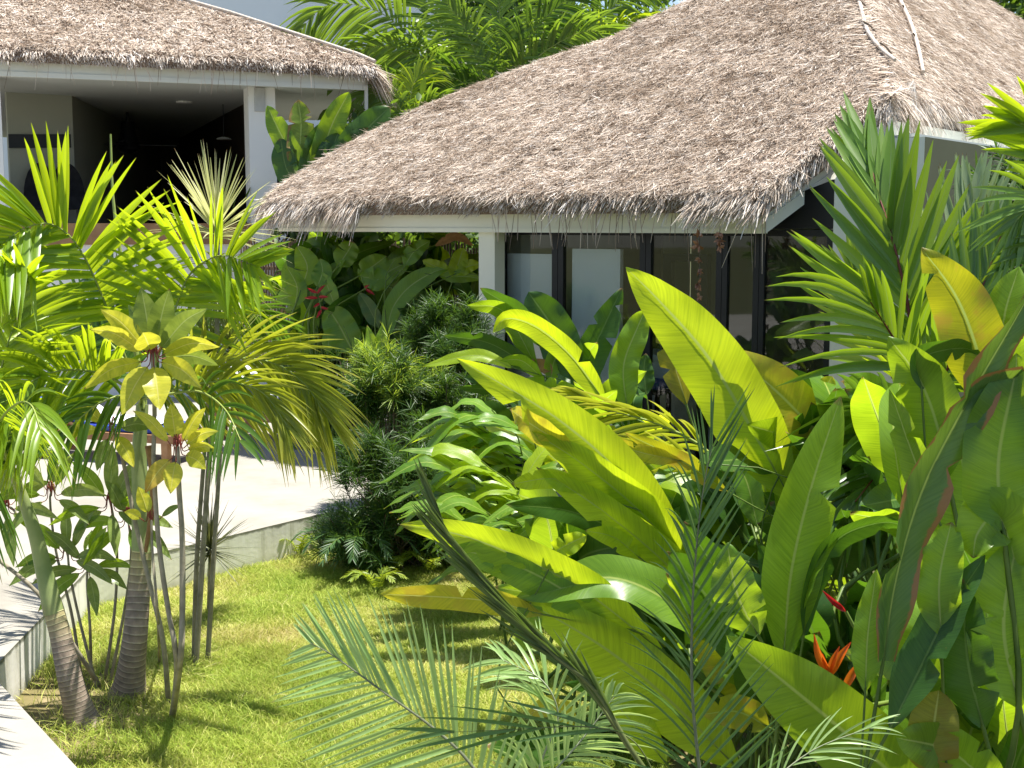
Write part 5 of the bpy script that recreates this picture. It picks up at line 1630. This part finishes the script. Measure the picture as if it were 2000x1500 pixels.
h10 = heliconia('heliconia with a thick curved leaf and sunlit tips beside the cream column', (770, 760), 14.6, [
    ([(755, 650), (768, 600), (800, 560), (850, 530), (880, 525)], 42, 10, 'green', dict(prof='strap')),
    ([(885, 545), (895, 515), (905, 484)], 34, 0, 'lime', dict(prof='blunt')),
    ([(880, 530), (850, 520), (825, 508)], 28, 10, 'lime'),
    ([(890, 535), (915, 520), (940, 516)], 28, 10, 'lime'),
    ([(850, 480), (890, 462), (925, 480)], 18, 10, 'dry'),
    ([(860, 540), (910, 540), (940, 545)], 26, 10, 'olive'),
    ([(790, 520), (810, 490), (840, 470)], 34, 10, 'green'),
], group='shaded heliconias behind the porch')
filler(h10, (740, 600, 930, 740), 15.2, 26, Lpx=(80, 150), wpx=(26, 50), ms=('dark', 'green', 'dark'), lean=(0, 1), spread=.7)
fb0, fb1 = P(470, 440, 18.2), P(1000, 440, 17.2)
bf = root('bamboo_fence', 'fence of upright brown bamboo slats behind the shaded heliconias', 'fence', [*(fb0[:2] + fb1[:2]) / 2, 0])
mb = MB()
for k in range(96):
    p = fb0 + (fb1 - fb0) * (k / 96.)
    hgt = 2.75 + random.uniform(-.08, .08)
    x_, y_ = p[0], p[1] + random.uniform(-.01, .01)
    mb.tube([[x_, y_, 0], [x_ + random.uniform(-.01, .01), y_, hgt * .5], [x_, y_, hgt]], random.uniform(.014, .018), 6)
mb.build('slats', M['bamboo'], bf)
for zz in (.5, 1.4, 2.4):
    MB().tube([[fb0[0], fb0[1] + .04, zz], [fb1[0], fb1[1] + .04, zz]], .03, 7).build('rail', M['bamboo'], bf)

filler(h9, (580, 500, 760, 600), 15.6, 34, Lpx=(70, 120), wpx=(34, 60), ms=('olive', 'dark', 'green', 'dark'), lean=(.1, .8), spread=.8)
filler(h10, (740, 520, 930, 600), 15.8, 30, Lpx=(60, 110), wpx=(24, 46), ms=('dark', 'green', 'dark', 'olive'), lean=(.1, .8), spread=.8)
# ================================================================ BANANA BETWEEN THE ROOFS
bb = np.array(P(620, 440, 17.6)); bb[2] = 0
bn = root('banana_plant', 'banana plant with tattered leaves in the gap between the two roofs', 'banana plant', bb)
MB().tube(cr([bb, P(618, 600, 17.6), P(612, 380, 17.6)], 12), np.linspace(.14, .08, 12), 10).build('trunk', M['stalk'], bn)
for pts, w_, rl_, m, tr in (([(612, 370), (575, 310), (545, 255), (522, 206)], 46, 15, 'green', 2), ([(588, 350), (586, 290), (588, 240), (582, 195)], 52, 0, 'banana', 9), ([(605, 360), (625, 310), (650, 240), (682, 180)], 50, -10, 'green', 2),
                            ([(600, 365), (610, 320), (618, 270)], 60, 20, 'dark', 3), ([(640, 350), (700, 270), (762, 208)], 62, 10, 'dark', 1), ([(590, 370), (560, 330), (548, 270)], 50, 20, 'dark', 2), ([(620, 380), (640, 320), (660, 260)], 56, 0, 'dark', 2), ([(640, 380), (670, 310), (720, 250)], 50, 0, 'dark', 1), ([(600, 380), (610, 320), (632, 240)], 56, -20, 'dark', 1)):
    LP(bn, pts, 17.6, w_, rl_, m, prof='blunt', tear=tr, nu=40, fold=.2)

# ================================================================ PALMS BEHIND THE ROOFS
def back_palm(lab, base, d, trunk_top, fronds, m='palmd'):
    b = np.array(P(base, 440, d)); b[2] = 0
    r_ = root('background_palm', lab, 'palm tree', b, 'palms behind the thatched roofs')
    tt_ = P(*trunk_top, d)
    MB().tube(cr([b, b * .5 + tt_ * .5 + np.array([.1, 0, 0]), tt_], 12), np.linspace(.14, .09, 12), 9).build('trunk', M['trunk'], r_)
    for f in fronds:
        pts, nl, L, W, mm, o = f
        FP(r_, [trunk_top] + pts, d, nl, L, W, mm or m, **o)


back_palm('dark feathery palm with a frond arching left over the white house wall', 905, 22, (900, 230), [
    ([(860, 150), (790, 60), (720, 15), (640, 10), (585, 60)], 46, 130, 6.8, 'palmb', dict(roll=10, lift=.1, droop=.55, ang=(65, 25), t0=.15)),
    ([(880, 160), (820, 110), (740, 90), (670, 110)], 36, 110, 6.8, 'palmb', dict(roll=15, lift=.1, droop=.5, ang=(62, 25), t0=.15)),
    ([(870, 200), (820, 180), (770, 170), (720, 200)], 34, 95, 6.0, 'palmd', dict(roll=15, lift=.1, droop=.5, ang=(62, 25), t0=.12)),
    ([(890, 130), (850, 30), (800, -50)], 38, 130, 6.8, 'palmb', dict(roll=-10, lift=.1, droop=.4, ang=(62, 25), t0=.15)),
    ([(860, 215), (800, 230), (760, 260)], 26, 80, 5.2, 'palm', dict(roll=15, lift=.1, droop=.5, ang=(62, 25), t0=.12)),
])
back_palm('palm with one straight upright frond between the two roofs', 985, 21, (980, 200), [
    ([(978, 110), (975, 20), (972, -80)], 44, 130, 6.8, 'palmb', dict(roll=0, lift=.1, droop=.45, ang=(66, 30), t0=.08)),
    ([(1010, 110), (1060, 40), (1130, -20)], 40, 130, 6.0, 'palmd', dict(roll=-10, lift=.1, droop=.5, ang=(62, 25), t0=.15)),
    ([(1020, 140), (1080, 90), (1150, 60), (1200, 80)], 40, 120, 6.0, 'palmb', dict(roll=-10, lift=.1, droop=.5, ang=(62, 25), t0=.15)),
    ([(940, 130), (910, 60), (870, 0)], 38, 120, 6.0, 'palmb', dict(roll=10, lift=.1, droop=.45, ang=(62, 25), t0=.15)),
    ([(930, 180), (880, 150), (820, 160)], 30, 100, 6.0, 'palmd', dict(roll=10, lift=.1, droop=.45, ang=(62, 25), t0=.15)),
])
back_palm('pale drooping palm near the slim white pole behind the big roof', 1130, 24, (1120, 180), [
    ([(1150, 80), (1200, 10), (1260, -30)], 40, 110, 5.2, 'palmb', dict(roll=-10, lift=.1, droop=.6, ang=(62, 25), t0=.1)),
    ([(1160, 110), (1210, 60), (1270, 40)], 38, 110, 5.2, 'palm', dict(roll=-10, lift=.1, droop=.6, ang=(62, 25), t0=.1)),
    ([(1110, 80), (1090, 0), (1060, -60)], 38, 110, 5.2, 'palmb', dict(roll=10, lift=.1, droop=.5, ang=(62, 25), t0=.1)),
    ([(1090, 130), (1040, 80), (980, 60)], 36, 110, 5.2, 'palmd', dict(roll=10, lift=.1, droop=.5, ang=(62, 25), t0=.1)),
])
back_palm('bushy palm low behind the end of the pavilion roof', 800, 20, (790, 250), [
    ([(780, 210), (750, 180), (700, 190)], 30, 80, 5.2, 'palmb', dict(roll=10, lift=.1, droop=.5, ang=(60, 25), t0=.1)),
    ([(800, 200), (810, 160), (840, 130)], 30, 90, 5.2, 'palm', dict(roll=10, lift=.1, droop=.5, ang=(60, 25), t0=.1)),
    ([(820, 220), (850, 200), (890, 200)], 30, 80, 5.2, 'palmb', dict(roll=-10, lift=.1, droop=.5, ang=(60, 25), t0=.1)),
    ([(775, 240), (770, 260), (775, 300)], 22, 70, 5.2, 'palm', dict(roll=-10, lift=.1, droop=.4, ang=(50, 25), t0=.1)),
])


def tree(lab, x, ytop, ybot, d, wpx, n, m='tree'):
    b = np.array(P(x, 440, d)); b[2] = 0
    r_ = root('broadleaf_tree', lab, 'tree', b, 'trees behind the garden')
    zt_, zb_ = P(x, ytop, d)[2], max(P(x, ybot, d)[2], .4)
    rw = wpx / F * d / 2
    tk = MB().tube(cr([b, b + Z * zb_ * .6, b + Z * (zb_ + zt_) * .5], 10), np.linspace(.2, .06, 10), 8)
    cl = 26
    cs = []
    for k in range(cl):
        a = random.random() * 6.283; rr2 = random.random() ** .5
        c = b + np.array([math.cos(a) * rr2 * rw * .85, math.sin(a) * rr2 * rw * .6, zb_ + (zt_ - zb_) * random.random() * (1.02 - .35 * rr2)])
        cs.append(c)
        if k < 12: tk.tube(cr([b + Z * (zb_ * .5 + random.random() * .8), (b + c) / 2 + Z * (c[2] * .2), c], 6), np.linspace(.06, .015, 6), 5)
    tk.build('trunk', M['twig'], r_)
    cs = np.array(cs)
    idx = rng.integers(0, cl, n)
    sz = (.25 + .35 * rng.random(cl)) * rw * .42
    p = cs[idx] + rng.normal(0, 1, (n, 3)) * sz[idx][:, None]
    D = nrm(rng.normal(0, 1, (n, 3)) + np.array([0, 0, -.3]))
    S_ = nrm(np.cross(D, rng.normal(0, 1, (n, 3))))
    mb = MB()
    ribbons(mb, p, D, S_, rng.uniform(.16, .30, n), rng.uniform(.06, .11, n), [.3, 1, .8, .1], fold=.2, rv=np.clip(rng.normal(.5, .25, n), 0, 1))
    mb.build('crown', M[m], r_)


tree('dense dark tree behind the palms, left of the white pole', 1000, -140, 300, 30, 420, 9000)
tree('leafy tree behind the big roof near the white pole', 1260, -120, 260, 31, 420, 9000)
tree('low dark tree filling the gap between the two roofs', 790, 90, 420, 27, 320, 7000)
tree('dark shrubby tree closing the view behind the bamboo fence', 730, 300, 560, 20.5, 460, 9000)
tree('tree showing beyond the far right end of the thatch', 2010, -160, 300, 26, 420, 8000)

# ================================================================ GARLAND OF DRIED FLOWERS
gt = np.array(eave(1372)); gt = gt - Z * .28 - NI * .05
ga = root('hanging_garland', 'thin string of dried brown flowers hanging from the thatch edge, the longer one', 'garland', gt, 'dried flower strings under the eave')
L_ = (650 - 440) / F * 11.8
MB().tube([gt, gt - Z * L_ * .5 + np.array([.01, 0, 0]), gt - Z * L_], .0035, 5).build('string', M['twig'], ga)


def dried(parent, c, s):
    mb = MB()
    n_ = 9
    D = nrm(rng.normal(0, 1, (n_, 3)) + np.array([0, 0, -.9]))
    ribbons(mb, np.repeat([c], n_, 0), D, nrm(np.cross(D, rng.normal(0, 1, (n_, 3)))), np.full(n_, s), np.full(n_, s * .5), [.4, 1, .7, .1], fold=.3)
    mb.build('dried_bloom', M['dryflower'], parent)


for k in range(9):
    dried(ga, gt - Z * (L_ * (.06 + k * .115)) + np.array([random.uniform(-.01, .01), -.01, 0]), random.uniform(.05, .085) * (1 - .04 * k))
gt2 = np.array(eave(1412)) - Z * .28 - NI * .05
g2 = root('hanging_garland', 'short string of dried brown flowers hanging from the thatch edge', 'garland', gt2, 'dried flower strings under the eave')
MB().tube([gt2, gt2 - Z * .2], .0035, 5).build('string', M['twig'], g2)
for k in range(3):
    dried(g2, gt2 - Z * (.06 + .06 * k), .06)

# ================================================================ THINGS INSIDE THE BUNGALOW
tb0, tb1 = gp(1226, .4, 1.0), gp(1330, .4, 1.0)
ct = root('counter', 'white counter standing inside the glass doors behind the tall lime leaf', 'counter', (tb0 + tb1) / 2)
MB().box(tb0 + U * .04 + Z * .004, tb1 - tb0 - U * .08, NI * .5, Z * 1.20).build('body', M['white'], ct, smooth=False)
MB().box(tb0 - NI * .05 + Z * 1.206, tb1 - tb0, NI * .6, Z * .05).build('countertop', M['white'], ct, smooth=False)
sc_ = gp(1278, .4, .66)
st_ = root('bar_stool', 'dark wooden bar stool in front of the white counter', 'stool', sc_)
MB().box(sc_ - U * .16 - NI * .14 + Z * .90, U * .32, NI * .28, Z * .04).build('seat', M['darkwood'], st_, smooth=False)
for s_ in (-.15, .11):
    for q_ in (-.13, .09):
        MB().box(sc_ + U * s_ + NI * q_, U * .04, NI * .04, Z * .899).build('leg', M['darkwood'], st_, smooth=False)
cb = MB().box(sc_ - U * .15 - NI * .13 + Z * .942, U * .30, NI * .26, Z * .1).build('cushion', M['blue'], None, smooth=False)
bv = cb.modifiers.new('bevel', 'BEVEL'); bv.width = .035; bv.segments = 3
tag(cb, 'blue cushion lying on the bar stool before the white counter', 'cushion')

# ================================================================ DARK UNDERSTORY OF THE BED
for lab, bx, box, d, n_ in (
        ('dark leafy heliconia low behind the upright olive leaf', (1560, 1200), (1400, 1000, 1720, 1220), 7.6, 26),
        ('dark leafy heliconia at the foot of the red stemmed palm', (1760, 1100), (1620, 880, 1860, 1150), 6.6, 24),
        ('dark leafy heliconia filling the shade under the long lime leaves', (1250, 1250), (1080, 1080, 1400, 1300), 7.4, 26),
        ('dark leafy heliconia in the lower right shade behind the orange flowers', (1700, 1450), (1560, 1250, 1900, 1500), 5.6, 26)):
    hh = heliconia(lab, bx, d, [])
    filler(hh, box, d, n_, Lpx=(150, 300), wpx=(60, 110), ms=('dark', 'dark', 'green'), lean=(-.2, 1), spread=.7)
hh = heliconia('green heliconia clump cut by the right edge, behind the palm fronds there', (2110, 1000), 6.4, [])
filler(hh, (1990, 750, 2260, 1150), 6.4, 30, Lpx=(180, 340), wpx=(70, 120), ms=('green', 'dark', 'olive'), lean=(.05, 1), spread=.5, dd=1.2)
shrub('bushy dark shrub cut by the right edge of the view beside the side window', 2150, 520, 9.5, 520, 560, 9000, m='needle', top='needle', L=.2, W=.02, group='fine leaved shrubs beside the bungalow')
